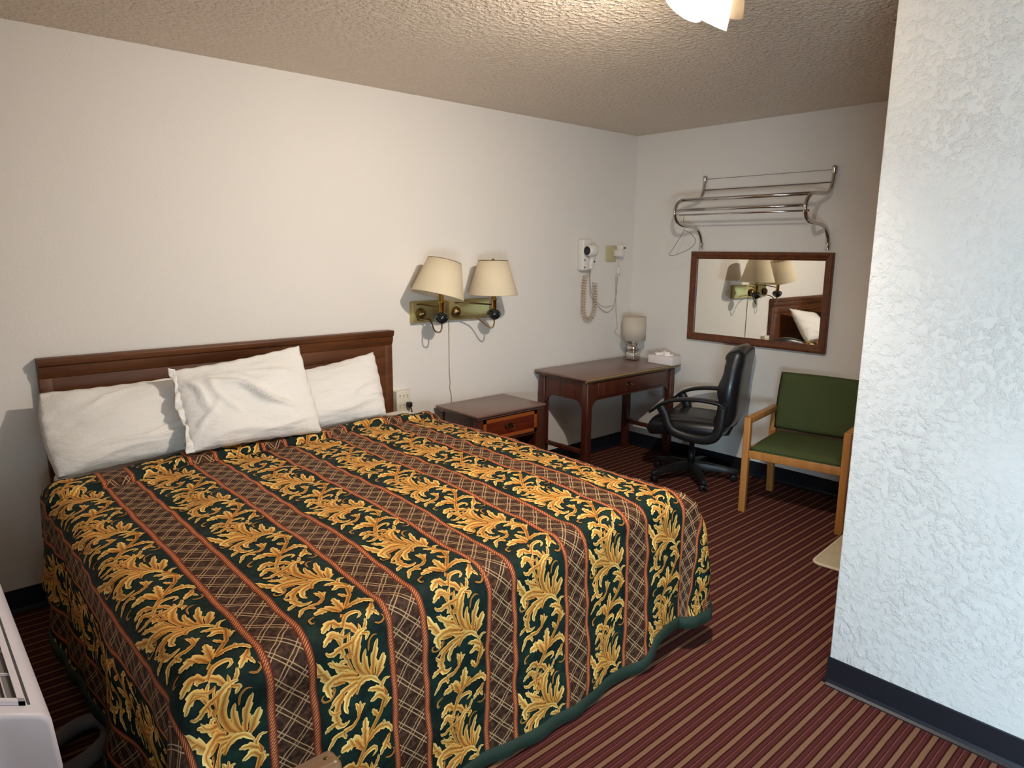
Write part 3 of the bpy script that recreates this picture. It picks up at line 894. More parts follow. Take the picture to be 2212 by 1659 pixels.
# ------------------------------------------------------------------ desk
dk = thing('desk', 'dark wooden writing desk with a gilt-worn top edge, in the far corner', 'desk', (3.9, -.29, 0))
KX0, KX1, KY0, KY1, KZ = 3.372, 4.425, -.53, -.025, .742
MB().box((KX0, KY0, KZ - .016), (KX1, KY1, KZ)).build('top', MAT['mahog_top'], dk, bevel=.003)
ed = MB()
pr = [(0, KZ - .006), (-.003, KZ - .010), (-.002, KZ - .016), (.006, KZ - .019), (.014, KZ - .030), (.02, KZ - .030), (.02, KZ - .0165), (.0, KZ - .0165)]
ed.prism([(KY0 + p[0], p[1]) for p in pr], 0, KX0, KX1)
eo = ed.build('edge_moulding', MAT['gilt'], dk); eo['label'] = 'front edge with worn gold colour'
MB().box((KX0 + .010, KY0 + .022, KZ - .032), (KX1 - .010, KY1, KZ - .0165)).build('under_moulding', MAT['mahog'], dk, bevel=.005)
lw = .052
LX = (KX0 + .03, KX1 - .03 - lw); LY = (KY0 + .025, KY1 - .02 - lw)
for x in LX:
    for y in LY:
        MB().box((x, y, 0), (x + lw, y + lw, KZ - .033)).build('leg', MAT['mahog'], dk, bevel=.006)
AP0, AP1 = KZ - .165, KZ - .033
def bracket_panel(horiz0, horiz1, axis, a, b2):
    z0, z1 = AP0, AP1
    pts = [(horiz0, z1), (horiz0, z0 - .055), (horiz0 + .012, z0 - .05), (horiz0 + .025, z0 - .022), (horiz0 + .05, z0 - .004), (horiz0 + .075, z0),
           (horiz1 - .075, z0), (horiz1 - .05, z0 - .004), (horiz1 - .025, z0 - .022), (horiz1 - .012, z0 - .05), (horiz1, z0 - .055), (horiz1, z1)]
    return MB().prism(pts, axis, a, b2)
bracket_panel(LY[0] + lw, LY[1], 0, LX[0] + .012, LX[0] + .030).build('side_apron', MAT['mahog'], dk)
bracket_panel(LY[0] + lw, LY[1], 0, LX[1] + lw - .030, LX[1] + lw - .012).build('side_apron', MAT['mahog'], dk)
bracket_panel(LX[0] + lw, LX[1], 1, LY[0] + .014, LY[0] + .026).build('front_apron', MAT['mahog'], dk)
MB().box((LX[0] + lw, LY[1] + lw - .02, AP0), (LX[1], LY[1] + lw - .005, AP1)).build('back_apron', MAT['mahog'], dk)
kd = MB().box((LX[0] + lw + .06, LY[0] + .004, AP0 + .020), (LX[1] - .06, LY[0] + .014, AP1 - .012)).build('drawer', MAT['mahog'], dk, bevel=.003)
bail(kd, (KX0 + KX1) / 2 - .06, LY[0] + .0035, AP0 + .075)
for x in LX:
    MB().box((x + .014, LY[0] + lw, .205), (x + .038, LY[1], .235)).build('stretcher', MAT['mahog'], dk, bevel=.003)

# small table lamp on the desk
dl = thing('table_lamp', 'small table lamp with white drum shade and silvery glass base, on the desk', 'lamp', (4.285, -.185, KZ))
cx, cy = 4.285, -.185
rbox(MB(), (cx - .042, cy - .042, KZ + .001), (cx + .042, cy + .042, KZ + .062), .012, 3).build('base', MAT['silver'], dl)
MB().lathe([(.010, .060), (.036, .066), (.048, .085), (.046, .108), (.028, .122), (.014, .128)], (cx, cy, KZ), 24).build('globe', MAT['silver'], dl)
MB().lathe([(.012, .125), (.012, .165), (.008, .170)], (cx, cy, KZ), 16).build('socket', MAT['white'], dl)
so = MB(); so.lathe([(.091, .155), (.0905, .335), (.089, .335), (.0895, .155), (.091, .155)], (cx, cy, KZ), 48); so.build('lamp_shade', MAT['shade_white'], dl)
sr = MB(); 
for a in (0, 2.09, 4.19): sr.tube([(cx, cy, KZ + .165), (cx + .09 * math.cos(a), cy + .09 * math.sin(a), KZ + .175)], .0015, 6)
sr.build('shade_spider', MAT['wire'], dl)
lc = MB(); lc.tube(spline([(cx + .03, cy - .02, KZ + .02), (cx + .02, cy - .052, KZ + .07), (cx - .03, cy - .05, KZ + .11), (cx - .052, cy + .02, KZ + .13), (4.25, -.03, KZ + .20), (4.30, -.006, .98), (4.28, -.005, 1.10), (4.268, -.005, 1.25), (4.262, -.006, 1.39)], 8), .0025, 6)
lc.build('power_cord', MAT['cordgrey'], dl)

# tissue box
tb = thing('tissue_box', 'white tissue box with a tissue poking out, at the right end of the desk', 'tissue box', (4.32, -.45, KZ))
MB().box((4.262, -.565, KZ + .0005), (4.375, -.345, KZ + .062)).build('box', MAT['paperbox'], tb, bevel=.003)
rg = np.random.RandomState(4)
a_ = np.linspace(-1, 1, 26); b_ = np.linspace(0, 1, 10)
Ag, Bg = np.meshgrid(a_, b_, indexing='ij')
tis = np.stack([4.318 + .018 * np.sin(Ag * 5) * (1 - .3 * Bg) + .014 * Bg * np.sin(Ag * 11 + 1), -.455 + Ag * .062 * (1 + .15 * Bg), KZ + .060 + Bg * (.028 + .012 * np.sin(Ag * 4 + 2))], -1)
to = MB().grid(tis).build('tissue', MAT['tissue'], tb)
sm = to.modifiers.new('thick', 'SOLIDIFY'); sm.thickness = .006

# ------------------------------------------------------------------ mirror
mi = thing('mirror', 'rectangular wall mirror in a brown wooden frame, under the chrome rack', 'mirror', (4.46, -1.07, .93))
my0, my1, mz0, mz1 = -1.588, -.555, .930, 1.572
fw = .052
def mitre(parent):
    m_ = MB()
    xs = [(XF - .002, 0.0), (XF - .030, 0.0), (XF - .036, .006), (XF - .034, .018), (XF - .026, .030), (XF - .024, .040), (XF - .016, fw), (XF - .002, fw)]
    rings = []
    for x, ins in xs:
        rings.append([(x, my0 + ins, mz0 + ins), (x, my1 - ins, mz0 + ins), (x, my1 - ins, mz1 - ins), (x, my0 + ins, mz1 - ins)])
    vs = [p for r in rings for p in r]; fs = []
    for i in range(len(rings) - 1):
        for k in range(4): fs.append((i * 4 + k, i * 4 + (k + 1) % 4, (i + 1) * 4 + (k + 1) % 4, (i + 1) * 4 + k))
    m_.add(vs, fs)
    return m_.build('frame', MAT['frame'], parent, bevel=.0015)
mitre(mi)
MB().box((XF - .012, my0 + fw - .008, mz0 + fw - .008), (XF - .004, my1 - fw + .008, mz1 - fw + .008)).build('mirror_glass', MAT['mirror'], mi)

# ------------------------------------------------------------------ chrome rack
rk = thing('wall_rack', 'chrome tube towel and hanging rack on the wall above the mirror', 'rack', (4.45, -1.08, 1.6))
RL = [(4.466, 2.088), (4.458, 2.04), (4.448, 1.995), (4.425, 1.950), (4.37, 1.928), (4.26, 1.924), (4.190, 1.918), (4.135, 1.888), (4.110, 1.840), (4.128, 1.790), (4.175, 1.758), (4.25, 1.748), (4.34, 1.742), (4.405, 1.724), (4.440, 1.685), (4.456, 1.640), (4.464, 1.600)]
for y in (-.625, -1.54):
    br = MB().tube([(p[0], y, p[2]) for p in spline([(a, y, b2) for a, b2 in RL], 6)], .0125, 14)
    bo_ = br.build('bracket', MAT['chrome'], rk)
    for z in (2.075, 1.612):
        MB().lathe([(.0155, -.022), (.017, -.010), (.0155, 0), (.017, .010), (.0155, .022), (.008, .026)], (4.458 if z < 2 else 4.460, y, z), 14).build('end_ferrule', MAT['chrome'], bo_)
for x, z, r in ((4.185, 1.918, .0115), (4.140, 1.848, .008), (4.165, 1.818, .0055)):
    MB().tube([(x, -.625, z), (x, -1.54, z)], r, 12).build('rail', MAT['chrome'], rk)
MB().tube([(4.45, -.625, 2.002), (4.45, -1.54, 2.000)], .0028, 8).build('rail', MAT['wire'], rk)
MB().tube([(4.46, -.625, 2.078), (4.46, -1.54, 2.076)], .0012, 6).build('rail', MAT['wire'], rk)
hg = MB().tube(spline([(4.165, -.665, 1.826), (4.163, -.665, 1.78), (4.165, -.668, 1.71), (4.155, -.60, 1.60), (4.15, -.57, 1.545), (4.16, -.62, 1.55), (4.17, -.72, 1.59), (4.17, -.765, 1.64), (4.165, -.73, 1.69), (4.165, -.668, 1.718)], 8), .0018, 6).build('hanging_wire', MAT['wire'])
tag(hg, 'thin bent wire loop hanging from the left end of the chrome rack', 'wire')

# ------------------------------------------------------------------ double wall lamp
sc = thing('wall_lamp', 'double wall lamp with brass plate and two cream fabric shades, one tilted', 'lamp', (2.64, -.02, 1.2))
PX0, PX1, PZ0, PZ1 = 2.345, 2.945, 1.136, 1.262
MB().box((PX0, -.036, PZ0), (PX1, -.001, PZ1)).build('back_plate', MAT['brass_plate'], sc, bevel=.004)
FY = -.20
for i, (lx, tilt, lbl) in enumerate(((2.435, math.radians(15), 'cream shade tilted sideways'), (2.843, 0.0, None))):
    px = PX0 + .03 if i == 0 else 2.66
    kn = MB().lathe([(.001, 0), (.030, .004), (.034, .016), (.028, .030), (.010, .038)], (px + (.02 if i == 0 else .0), -.034, 1.19), 20, (0, -1, 0)).build('switch_knob', MAT['old_brass'], sc)
    ar = MB()
    ar.tube([(px, -.034, 1.247), (px + .02, -.06, 1.249), (lx, FY, 1.235)], .0048, 10)
    ar.tube(spline([(px, -.034, 1.155), (px + .05, -.08, 1.158), (px + (lx - px) * .6, -.13, 1.145), (lx - .035, FY + .02, 1.10), (lx - .012, FY, 1.093), (lx + .002, FY, 1.12), (lx, FY, 1.15)], 8), .0045, 8)
    ar.build('swing_arm', MAT['old_brass'], sc)
    MB().lathe([(.006, -.046), (.014, -.042), (.034, -.030), (.046, -.008), (.043, .008), (.030, .020), (.014, .026)], (lx, FY, 1.183), 28, caps=True).build('ball', MAT['blackball'], sc)
    MB().lathe([(.014, .0), (.017, .004), (.0165, .055), (.020, .058), (.020, .066), (.014, .070), (.013, .11)], (lx, FY, 1.207), 24, caps=True).build('socket', MAT['brass'], sc)
    # shade around its own tilted axis
    ax = Vector((math.sin(tilt), 0, math.cos(tilt)))
    sb = Vector((2.408, FY, 1.305)) if i == 0 else Vector((2.835, FY, 1.298))
    r0, r1, hh = (.158, .100, .208) if i == 0 else (.155, .092, .210)
    sh = MB(); nS = 96
    prof = [(r0, 0), (r0 - .0005, .004), ((r0 + r1) / 2, hh / 2), (r1, hh), (r1 - .002, hh), ((r0 + r1) / 2 - .002, hh / 2), (r0 - .002, .001), (r0, 0)]
    sh.lathe(prof, sb, nS, ax)
    so = sh.build('lamp_shade', MAT['shade'], sc)
    if lbl: so['label'] = lbl
    a1 = ax.cross(Vector((0, 1, 0))).normalized(); b1 = ax.cross(a1)
    sp2 = MB()
    ring = [sb + ax * hh + (a1 * math.cos(w) + b1 * math.sin(w)) * r1 for w in np.linspace(0, 2 * math.pi, 49)[:-1]]
    sp2.tube(ring, .0018, 6, closed=True)
    for w in (0, 2.09, 4.19):
        sp2.tube([sb + ax * (hh - .004), sb + ax * (hh - .002) + (a1 * math.cos(w) + b1 * math.sin(w)) * r1], .0016, 6)
    sp2.lathe([(.001, -.004), (.010, 0), (.010, .008), (.004, .014)], sb + ax * (hh - .004), 12, ax)
    sp2.tube([Vector((lx, FY, 1.30)), sb + ax * (hh - .004)], .002, 6)
    sp2.build('shade_harp', MAT['old_brass'], sc)
wc = MB(); wc.tube(spline([(2.50, -.012, 1.14), (2.625, -.008, 1.13), (2.634, -.006, 1.10), (2.636, -.004, .95), (2.637, -.004, .80), (2.641, -.006, .74), (2.639, -.004, .70), (2.648, -.005, .66), (2.652, -.006, .615), (2.655, -.008, .40)], 8), .0032, 8)
wc.build('power_cord', MAT['cordgrey'], sc)

# ------------------------------------------------------------------ bedside outlet
ot = thing('power_outlet', 'ivory multi-socket outlet box on the wall between headboard and nightstand', 'outlet', (2.26, -.02, .68))
MB().box((2.215, -.042, .585), (2.312, -.001, .735)).build('housing', MAT['ivory'], ot, bevel=.004)
for iz in range(2):
    for ix in range(3):
        x0, z0 = 2.238 + ix * .026, .700 - iz * .058
        sl = MB()
        sl.box((x0 - .005, -.0428, z0), (x0 - .003, -.0415, z0 + .011)); sl.box((x0 + .003, -.0428, z0), (x0 + .005, -.0415, z0 + .011))
        sl.box((x0 - .002, -.0428, z0 - .010), (x0 + .002, -.0415, z0 - .006))
        sl.build('socket_hole', MAT['toekick'], ot)
pg = MB(); rbox(pg, (2.278, -.075, .635), (2.306, -.0425, .665), .006, 3); pg.tube(spline([(2.292, -.07, .64), (2.296, -.078, .61), (2.30, -.06, .55), (2.31, -.03, .48)], 6), .004, 8)
tag(pg.build('power_plug', MAT['blackplastic'], weld=False), 'black plug in the ivory outlet beside the headboard', 'plug')

# ------------------------------------------------------------------ hair dryer on the wall
hd = thing('hair_dryer', 'white wall mounted hair dryer with a coiled cord, left of the beige outlet', 'hair dryer', (3.92, -.03, 1.43))
hb = MB()
rbox(hb, (3.815, -.062, 1.428), (3.915, -.001, 1.655), .016, 4)
hb.build('wall_holder', MAT['white'], hd, bevel=0)
dm = MB()
dm.lathe([(.034, -.005), (.040, .015), (.044, .045), (.040, .066), (.026, .078), (.008, .082)], (3.824, -.100, 1.572), 26, (1, -.1, 0.02), caps=True)
bo2 = dm.build('dryer_body', MAT['white'], hd)
MB().lathe([(.001, 0), (.028, .0), (.031, .004), (.030, .008)], (3.818, -.100, 1.572), 24, (-1, .1, 0)).build('nozzle', MAT['blackplastic'], bo2)
MB().tube(spline([(3.880, -.098, 1.56), (3.888, -.085, 1.52), (3.886, -.078, 1.47), (3.882, -.076, 1.44)], 6), [.024] * 6 + [.020] * 7 + [.017] * 6, 14, flat=1.1).build('dryer_handle', MAT['white'], bo2)
for x, z in ((3.834, 1.505), (3.834, 1.452)):
    MB().lathe([(.001, .005), (.005, .004), (.006, 0)], (x, -.0615, z), 12, (0, -1, 0)).build('screw', MAT['blackplastic'], hd)
MB().lathe([(.001, .005), (.006, .004), (.007, 0)], (3.888, -.106, 1.494), 12, (0, -1, 0)).build('switch_button', MAT['blackplastic'], hd)
def coil(path, r, turns, wire=.0026):
    P = np.array(path, float)
    seg = np.linalg.norm(np.diff(P, axis=0), axis=1); acc = np.concatenate([[0], np.cumsum(seg)]); L = acc[-1]
    n = turns * 10; out = []
    for i in range(n + 1):
        s0 = L * i / n
        c0 = np.array([np.interp(s0, acc, P[:, k]) for k in range(3)]); c1 = np.array([np.interp(min(s0 + .004, L), acc, P[:, k]) for k in range(3)])
        t_ = c1 - c0; t_ = t_ / (np.linalg.norm(t_) + 1e-9) if np.linalg.norm(t_) > 1e-9 else np.array([0, 0, 1.])
        a1 = np.cross(t_, [0, 1, 0]); a1 /= np.linalg.norm(a1) + 1e-9
        w = 2 * math.pi * i / 10
        out.append(tuple(c0 + a1 * r * math.cos(w) + np.array([0, -1, 0]) * r * math.sin(w)))
    return out
cp = spline([(3.905, -.045, 1.43), (3.875, -.035, 1.38), (3.868, -.030, 1.32), (3.866, -.030, 1.22), (3.868, -.030, 1.12), (3.90, -.030, 1.072), (3.945, -.030, 1.066), (3.985, -.030, 1.11), (3.995, -.030, 1.20), (3.99, -.030, 1.28), (3.985, -.030, 1.34)], 8)
cb = MB(); cb.tube(coil(cp[6:], .018, 34), .0026, 6); cb.tube(cp[:8], .0026, 6)
cb.build('coiled_cord', MAT['cordbeige'], hd)
mc = MB()
mc.tube(spline([(3.925, -.03, 1.43), (3.94, -.02, 1.36), (3.955, -.012, 1.30), (3.965, -.01, 1.24), (4.02, -.008, 1.19), (4.09, -.007, 1.135), (4.16, -.007, 1.105), (4.22, -.007, 1.12), (4.255, -.007, 1.17), (4.272, -.008, 1.25), (4.277, -.010, 1.38)], 8), .0028, 8)
mc.tube(spline([(3.935, -.028, 1.43), (3.952, -.015, 1.33), (3.99, -.012, 1.235), (4.08, -.008, 1.165), (4.16, -.007, 1.145), (4.225, -.007, 1.155)], 8), .0022, 8)
mc.build('power_cord', MAT['cordgrey'], hd)
o2 = thing('power_outlet', 'square beige outlet plate on the wall right of the hair dryer', 'outlet', (4.19, -.005, 1.55))
MB().box((4.135, -.010, 1.490), (4.255, -.001, 1.612)).build('cover_plate', MAT['beige'], o2, bevel=.003)
MB().box((4.205, -.014, 1.502), (4.235, -.010, 1.600)).build('socket_insert', MAT['beige'], o2, bevel=.002)
p2 = thing('power_adapter', 'white plug-in adapter on the beige outlet plate', 'plug', (4.255, -.05, 1.57))
a2 = MB(); rbox(a2, (4.205, -.095, 1.528), (4.262, -.0145, 1.585), .014, 3); rbox(a2, (4.225, -.085, 1.570), (4.268, -.030, 1.618), .010, 3)
a2.build('adapter_body', MAT['white'], p2, weld=False)
bq = MB(); bq.box((4.243, -.0955, 1.590), (4.258, -.083, 1.600)); bq.build('button', MAT['toekick'], p2)
il = MB(); rbox(il, (4.262, -.032, 1.395), (4.290, -.006, 1.450), .007, 3); il.tube([(4.250, -.05, 1.53), (4.262, -.03, 1.49), (4.276, -.018, 1.445)], .003, 8)
il.build('inline_switch', MAT['white'], p2, weld=False)

# ------------------------------------------------------------------ office chair (own frame, seat faces local +Y)
oc = thing('office_chair', 'black leather swivel office chair with curved arms, at the desk', 'chair', (4.10, -.875, 0), math.radians(17))
def pad(w, d, t, bulge, name, mat_, f, parent, crown=0.0):
    """cushion defined over (a,b) in [-1,1]^2; f maps (a,b,h)->local point"""
    n = 28
    a = np.linspace(-1, 1, n); A2, B2 = np.meshgrid(a, a, indexing='ij')
    sq = lambda q: np.sign(q) * np.abs(q) ** .75
    # squircle outline
    ang_lim = np.maximum(np.abs(A2), np.abs(B2)) + 1e-9
    rr = np.sqrt(A2 ** 2 + B2 ** 2) + 1e-9
    k = .62
    scale = (1 - k) + k * (ang_lim / rr) ** .55
    XA, XB = A2 * scale, B2 * scale
    prof = np.clip(1 - ang_lim ** 6, 0, 1) ** .4
    top = f(XA * w, XB * d, t / 2 * prof + bulge(XA, XB) * prof)
    bot = f(XA * w, XB * d, -t / 2 * prof)
    m_ = MB(); m_.grid(top); m_.grid(bot, flip=True)
    o = m_.build(name, mat_, None); o.parent = parent
    return o
def fseat(a, b2, h):
    return np.stack([a, b2 + .015, .405 + h - .06 * np.clip(b2 / .25, 0, 2) ** 2 * .5 + .012 * a * 0], -1)
pad(.25, .275, .135, lambda a, b2: .014 * np.cos(a * 9) * 0 - .012 * np.exp(-(np.abs(a) - .62) ** 2 / .004), 'seat', MAT['leather'], fseat, oc)
def fback(a, b2, h):
    z = .69 + b2
    yb = -.250 - .20 * (z - .42) * .32 - .10 * np.clip((z - .76) / .2, 0, 2) ** 2 * .24 + .06 * np.clip((.55 - z) / .15, 0, 1) ** 2 * .3
    return np.stack([a * (1 - .22 * np.clip((z - .62) / .35, 0, 1) ** 2), yb + h, z], -1)
pad(.235, .29, .135, lambda a, b2: .012 * np.cos(b2 * 8) - .012 * np.exp(-(b2 - .62) ** 2 / .003), 'backrest', MAT['leather'], fback, oc)
for s in (-1, 1):
    am = MB()
    x = s * .235
    up = spline([(x, .235, .500), (x, .215, .512), (x, .15, .565), (x, .04, .602), (x, -.10, .615), (x, -.22, .606), (x, -.265, .585)], 6)
    # broad flat top of the arm
    prof = []
    for i, p in enumerate(up):
        k_ = i / (len(up) - 1)
        wd_ = .031 + .007 * math.sin(math.pi * k_)
        prof.append([(p[0] - wd_, p[1], p[2]), (p[0] - wd_ * .8, p[1], p[2] + .010), (p[0] + wd_ * .8, p[1], p[2] + .010), (p[0] + wd_, p[1], p[2]), (p[0] + wd_ * .6, p[1], p[2] - .013), (p[0] - wd_ * .6, p[1], p[2] - .013)])
    vs = [q for r in prof for q in r]; n6 = len(prof)
    am.add(vs, [(i * 6 + k, i * 6 + (k + 1) % 6, (i + 1) * 6 + (k + 1) % 6, (i + 1) * 6 + k) for i in range(n6 - 1) for k in range(6)] + [tuple(range(5, -1, -1)), tuple((n6 - 1) * 6 + k for k in range(6))], 0, True)
    # loop below: front strut, base, rear strut
    am.tube(spline([(x, .165, .545), (x, .130, .49), (x * 1.03, .10, .42), (x * 1.02, .05, .375), (x * .98, -.06, .350), (x * .98, -.16, .352), (x * .99, -.215, .385), (x, -.24, .46), (x, -.25, .595)], 6), .022, 12, flat=1.5)
    local(am, 'armrest', MAT['blackplastic'], oc, weld=False)
ms = MB(); ms.box((-.10, -.12, .318), (.10, .10, .345)); ms.tube([(.02, -.08, .33), (.02, -.16, .326), (.02, -.24, .345), (.02, -.27, .42), (.02, -.285, .52)], .018, 8, flat=.5)
local(ms, 'seat_bracket', MAT['blackplastic'], oc, weld=False)
gl = MB(); gl.lathe([(.024, .10), (.024, .20), (.018, .202), (.018, .32)], (0, 0, 0), 20, caps=True); gl.lathe([(.045, .065), (.045, .11), (.032, .118)], (0, 0, 0), 24, caps=True)
local(gl, 'gas_column', MAT['blackplastic'], oc)
for k in range(5):
    th = math.radians(213 + 72 * k)
    c_, s__ = math.cos(th), math.sin(th)
    lg = MB()
    rows = []
    for t_, wd_, z1, z0 in ((.03, .031, .122, .064), (.12, .029, .115, .066), (.22, .026, .102, .060), (.29, .022, .086, .052), (.318, .017, .076, .052)):
        rows.append([(t_ * c_ + q * s__, t_ * s__ - q * c_, z) for q, z in ((-wd_, z0), (-wd_ * .8, z1), (wd_ * .8, z1), (wd_, z0))])
    vs = [p for r in rows for p in r]; nr_ = len(rows)
    lg.add(vs, [(i * 4 + k2, i * 4 + (k2 + 1) % 4, (i + 1) * 4 + (k2 + 1) % 4, (i + 1) * 4 + k2) for i in range(nr_ - 1) for k2 in range(4)] + [(0, 1, 2, 3), tuple((nr_ - 1) * 4 + k2 for k2 in range(4))])
    lo = local(lg, 'base_leg', MAT['blackplastic'], oc, bevel=.004)
    cs = MB(); px_, py_ = .292 * c_, .292 * s__
    for q in (-.016, .016):
        cs.lathe([(.001, -.008), (.020, -.008), (.0245, -.004), (.0245, .004), (.020, .008), (.001, .008)], (px_ + q * s__, py_ - q * c_, .0248), 20, (s__, -c_, 0))
    cs.tube([(px_, py_, .025), (px_, py_, .058)], .007, 8); cs.lathe([(.018, .026), (.026, .030), (.024, .044), (.006, .050)], (px_, py_, 0), 16)
    co = cs.build('caster', MAT['blackplastic'], None, weld=False); co.parent = lo

# ------------------------------------------------------------------ green arm chair (faces local -X)
def oak_chair(name, label, loc, rz, W, D, arm_z, seat_z, back_top, wmat, fmat, rounded=False, group=None):
    t = thing(name, label, 'chair', loc, rz, group)
    lw_ = .040
    for s in (-1, 1):
        y = s * (W / 2 - lw_ / 2)
        if not rounded:
            local(MB().box((-D / 2, y - lw_ / 2, 0), (-D / 2 + lw_, y + lw_ / 2, arm_z)), 'leg', wmat, t, bevel=.005)
        else:
            local(MB().box((-D / 2 + .02, y - lw_ / 2, 0), (-D / 2 + .02 + lw_, y + lw_ / 2, arm_z - .03)), 'leg', wmat, t, bevel=.005)
        # rear leg, splayed, rising to the arm
        local(MB().prism([(D / 2 - lw_ + .03, 0), (D / 2 + .03, 0), (D / 2 - .005, seat_z - .03), (D / 2 + .012, arm_z - .002), (D / 2 - .026, arm_z - .002), (D / 2 - lw_ - .005, seat_z - .03)], 1, y - lw_ / 2, y + lw_ / 2), 'leg', wmat, t, bevel=.004)
        if not rounded:
            local(MB().box((-D / 2 + lw_, y - lw_ / 2, arm_z - .038), (D / 2 + .012, y + lw_ / 2, arm_z)), 'armrest', wmat, t, bevel=.005)
        else:
            ao = local(rbox(MB(), (-D / 2 - .02, y - .027, arm_z - .036), (D / 2 + .012, y + .027, arm_z), .016, 5), 'armrest', wmat, t)
            so_ = MB().lathe([(.001, .0006), (.0045, .0006), (.005, 0)], (-D / 2 + .004, y, arm_z), 14); q2 = so_.build('screw_cap', MAT['old_brass'], None); q2.parent = ao
    iw = W / 2 - lw_
    local(MB().box((-D / 2 + .008, -iw, seat_z - .095), (-D / 2 + .030, iw, seat_z - .045)), 'front_rail', wmat, t, bevel=.003)
    local(MB().box((D / 2 - .03, -iw, seat_z - .095), (D / 2 - .010, iw, seat_z - .045)), 'back_rail', wmat, t, bevel=.003)
    for s in (-1, 1):
        y = s * (iw + lw_ / 2)
        local(MB().box((-D / 2 + lw_, y - .010, seat_z - .095), (D / 2 - lw_, y + .010, seat_z - .045)), 'side_rail', wmat, t, bevel=.003)
    ct = MB(); n = 26
    a = np.linspace(-1, 1, n); A2, B2 = np.meshgrid(a, a, indexing='ij')
    prof = np.clip((1 - A2 ** 8) * (1 - B2 ** 8), 0, 1) ** .5
    def fs(h): return np.stack([(-.012 + A2 * (D / 2 - .022) * (1 - .0)), B2 * (iw - .002), seat_z - .035 + h - .012 * A2 * 0], -1)
    ct.grid(fs(.042 * prof - .010 * (A2 < -.0) * A2 ** 2)); ct.grid(fs(-.012 * prof), flip=True)
    local(ct, 'seat', fmat, t)
    cb_ = MB()
    zc, hh = (seat_z + .01 + back_top) / 2, (back_top - seat_z - .01) / 2
    lim = np.maximum(np.abs(A2), np.abs(B2)) + 1e-9; rr = np.sqrt(A2 ** 2 + B2 ** 2) + 1e-9
    sc_ = .86 + .14 * (lim / rr) ** .5
    prof = np.clip(1 - lim ** 9, 0, 1) ** .5
    def fb(h):
        z = zc + B2 * sc_ * hh
        return np.stack([D / 2 - .055 + (z - seat_z) * .18 + h, A2 * sc_ * (iw + .012), z], -1)
    cb_.grid(fb(-.030 * prof)); cb_.grid(fb(.028 * prof), flip=True)
    local(cb_, 'backrest', fmat, t)
    return t
# front feet measured at (3.785,-1.45) and (3.868,-2.014)
gc_ang = math.atan2(.083, .564)
oak_chair('armchair', 'green upholstered armchair with honey oak frame, beside the wall corner', (4.055, -1.70, 0), gc_ang, .60, .50, .595, .44, .815, MAT['oak'], MAT['greenfab'])
oak_chair('armchair', 'wooden armchair whose worn rounded arm tip shows at the foot of the bed', (.245, -2.72, 0), math.pi, .58, .52, .655, .44, .80, MAT['armwood'], MAT['greenfab'], rounded=True)

# ------------------------------------------------------------------ bath mat
rm = thing('bath_mat', 'beige mat on the carpet by the wall corner, mostly hidden', 'mat', (3.7, -2.6, 0))
def rrect(x0, y0, x1, y1, r, n=6):
    out = []
    for cx_, cy_, a0 in ((x1 - r, y1 - r, 0), (x0 + r, y1 - r, 90), (x0 + r, y0 + r, 180), (x1 - r, y0 + r, 270)):
        for k in range(n + 1):
            a = math.radians(a0 + 90 * k / n); out.append((cx_ + r * math.cos(a), cy_ + r * math.sin(a)))
    return out
def rotp(pts, c, a):
    ca_, sa_ = math.cos(a), math.sin(a)
    return [(c[0] + (p[0] - c[0]) * ca_ - (p[1] - c[1]) * sa_, c[1] + (p[0] - c[0]) * sa_ + (p[1] - c[1]) * ca_) for p in pts]
mp_ = rotp(rrect(3.385, -2.76, 4.1, -2.078, .045), (3.39, -2.08), math.radians(4))
MB().prism(mp_, 2, 0.001, 0.014).build('pile', MAT['rug'], rm, bevel=.005)
ro = MB().tube([(p[0], p[1], .008) for p in mp_], .008, 8, closed=True).build('edge_binding', MAT['rug_edge'], rm)

# ------------------------------------------------------------------ wall air conditioner
ac = thing('air_conditioner', 'white through-wall air conditioner unit at the lower left, beside the bed', 'air conditioner', (-.05, -1.35, .2))
AY0, AY1 = -1.876, -.80
prof = [(XN, .20), (.130, .20), (.150, .22), (.172, .46), (.163, .575), (.155, .592), (.146, .602), (.132, .610), (.0, .672), (-.03, .682), (XN, .684)]
bm = MB().prism(prof, 1, AY0, AY1)
bo3 = bm.build('casing', MAT['ac'], ac, bevel=.012, seg=4, angle=50)
# slanted air outlet: recess and grille on the sloping top
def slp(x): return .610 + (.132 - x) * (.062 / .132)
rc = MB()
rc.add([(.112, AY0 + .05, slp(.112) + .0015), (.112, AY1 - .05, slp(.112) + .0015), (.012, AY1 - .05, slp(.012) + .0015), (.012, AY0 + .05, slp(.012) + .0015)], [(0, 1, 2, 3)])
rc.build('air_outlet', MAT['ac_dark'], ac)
gr = MB()
for k in range(5):
    x = .094 - k * .0190
    gr.box((x - .0012, AY0 + .05, slp(x) + .001), (x + .0012, AY1 - .05, slp(x) + .009))
for k in range(9):
    y = AY0 + .05 + k * (AY1 - AY0 - .1) / 8
    gr.add([(.112, y - .0015, slp(.112) + .002), (.112, y + .0015, slp(.112) + .002), (.012, y + .0015, slp(.012) + .002), (.012, y - .0015, slp(.012) + .002),
            (.112, y - .0015, slp(.112) + .008), (.112, y + .0015, slp(.112) + .008), (.012, y + .0015, slp(.012) + .008), (.012, y - .0015, slp(.012) + .008)],
           [(0, 3, 2, 1), (4, 5, 6, 7), (0, 1, 5, 4), (1, 2, 6, 5), (2, 3, 7, 6), (3, 0, 4, 7)])
gr.build('grille', MAT['ac'], ac)
fm = MB()
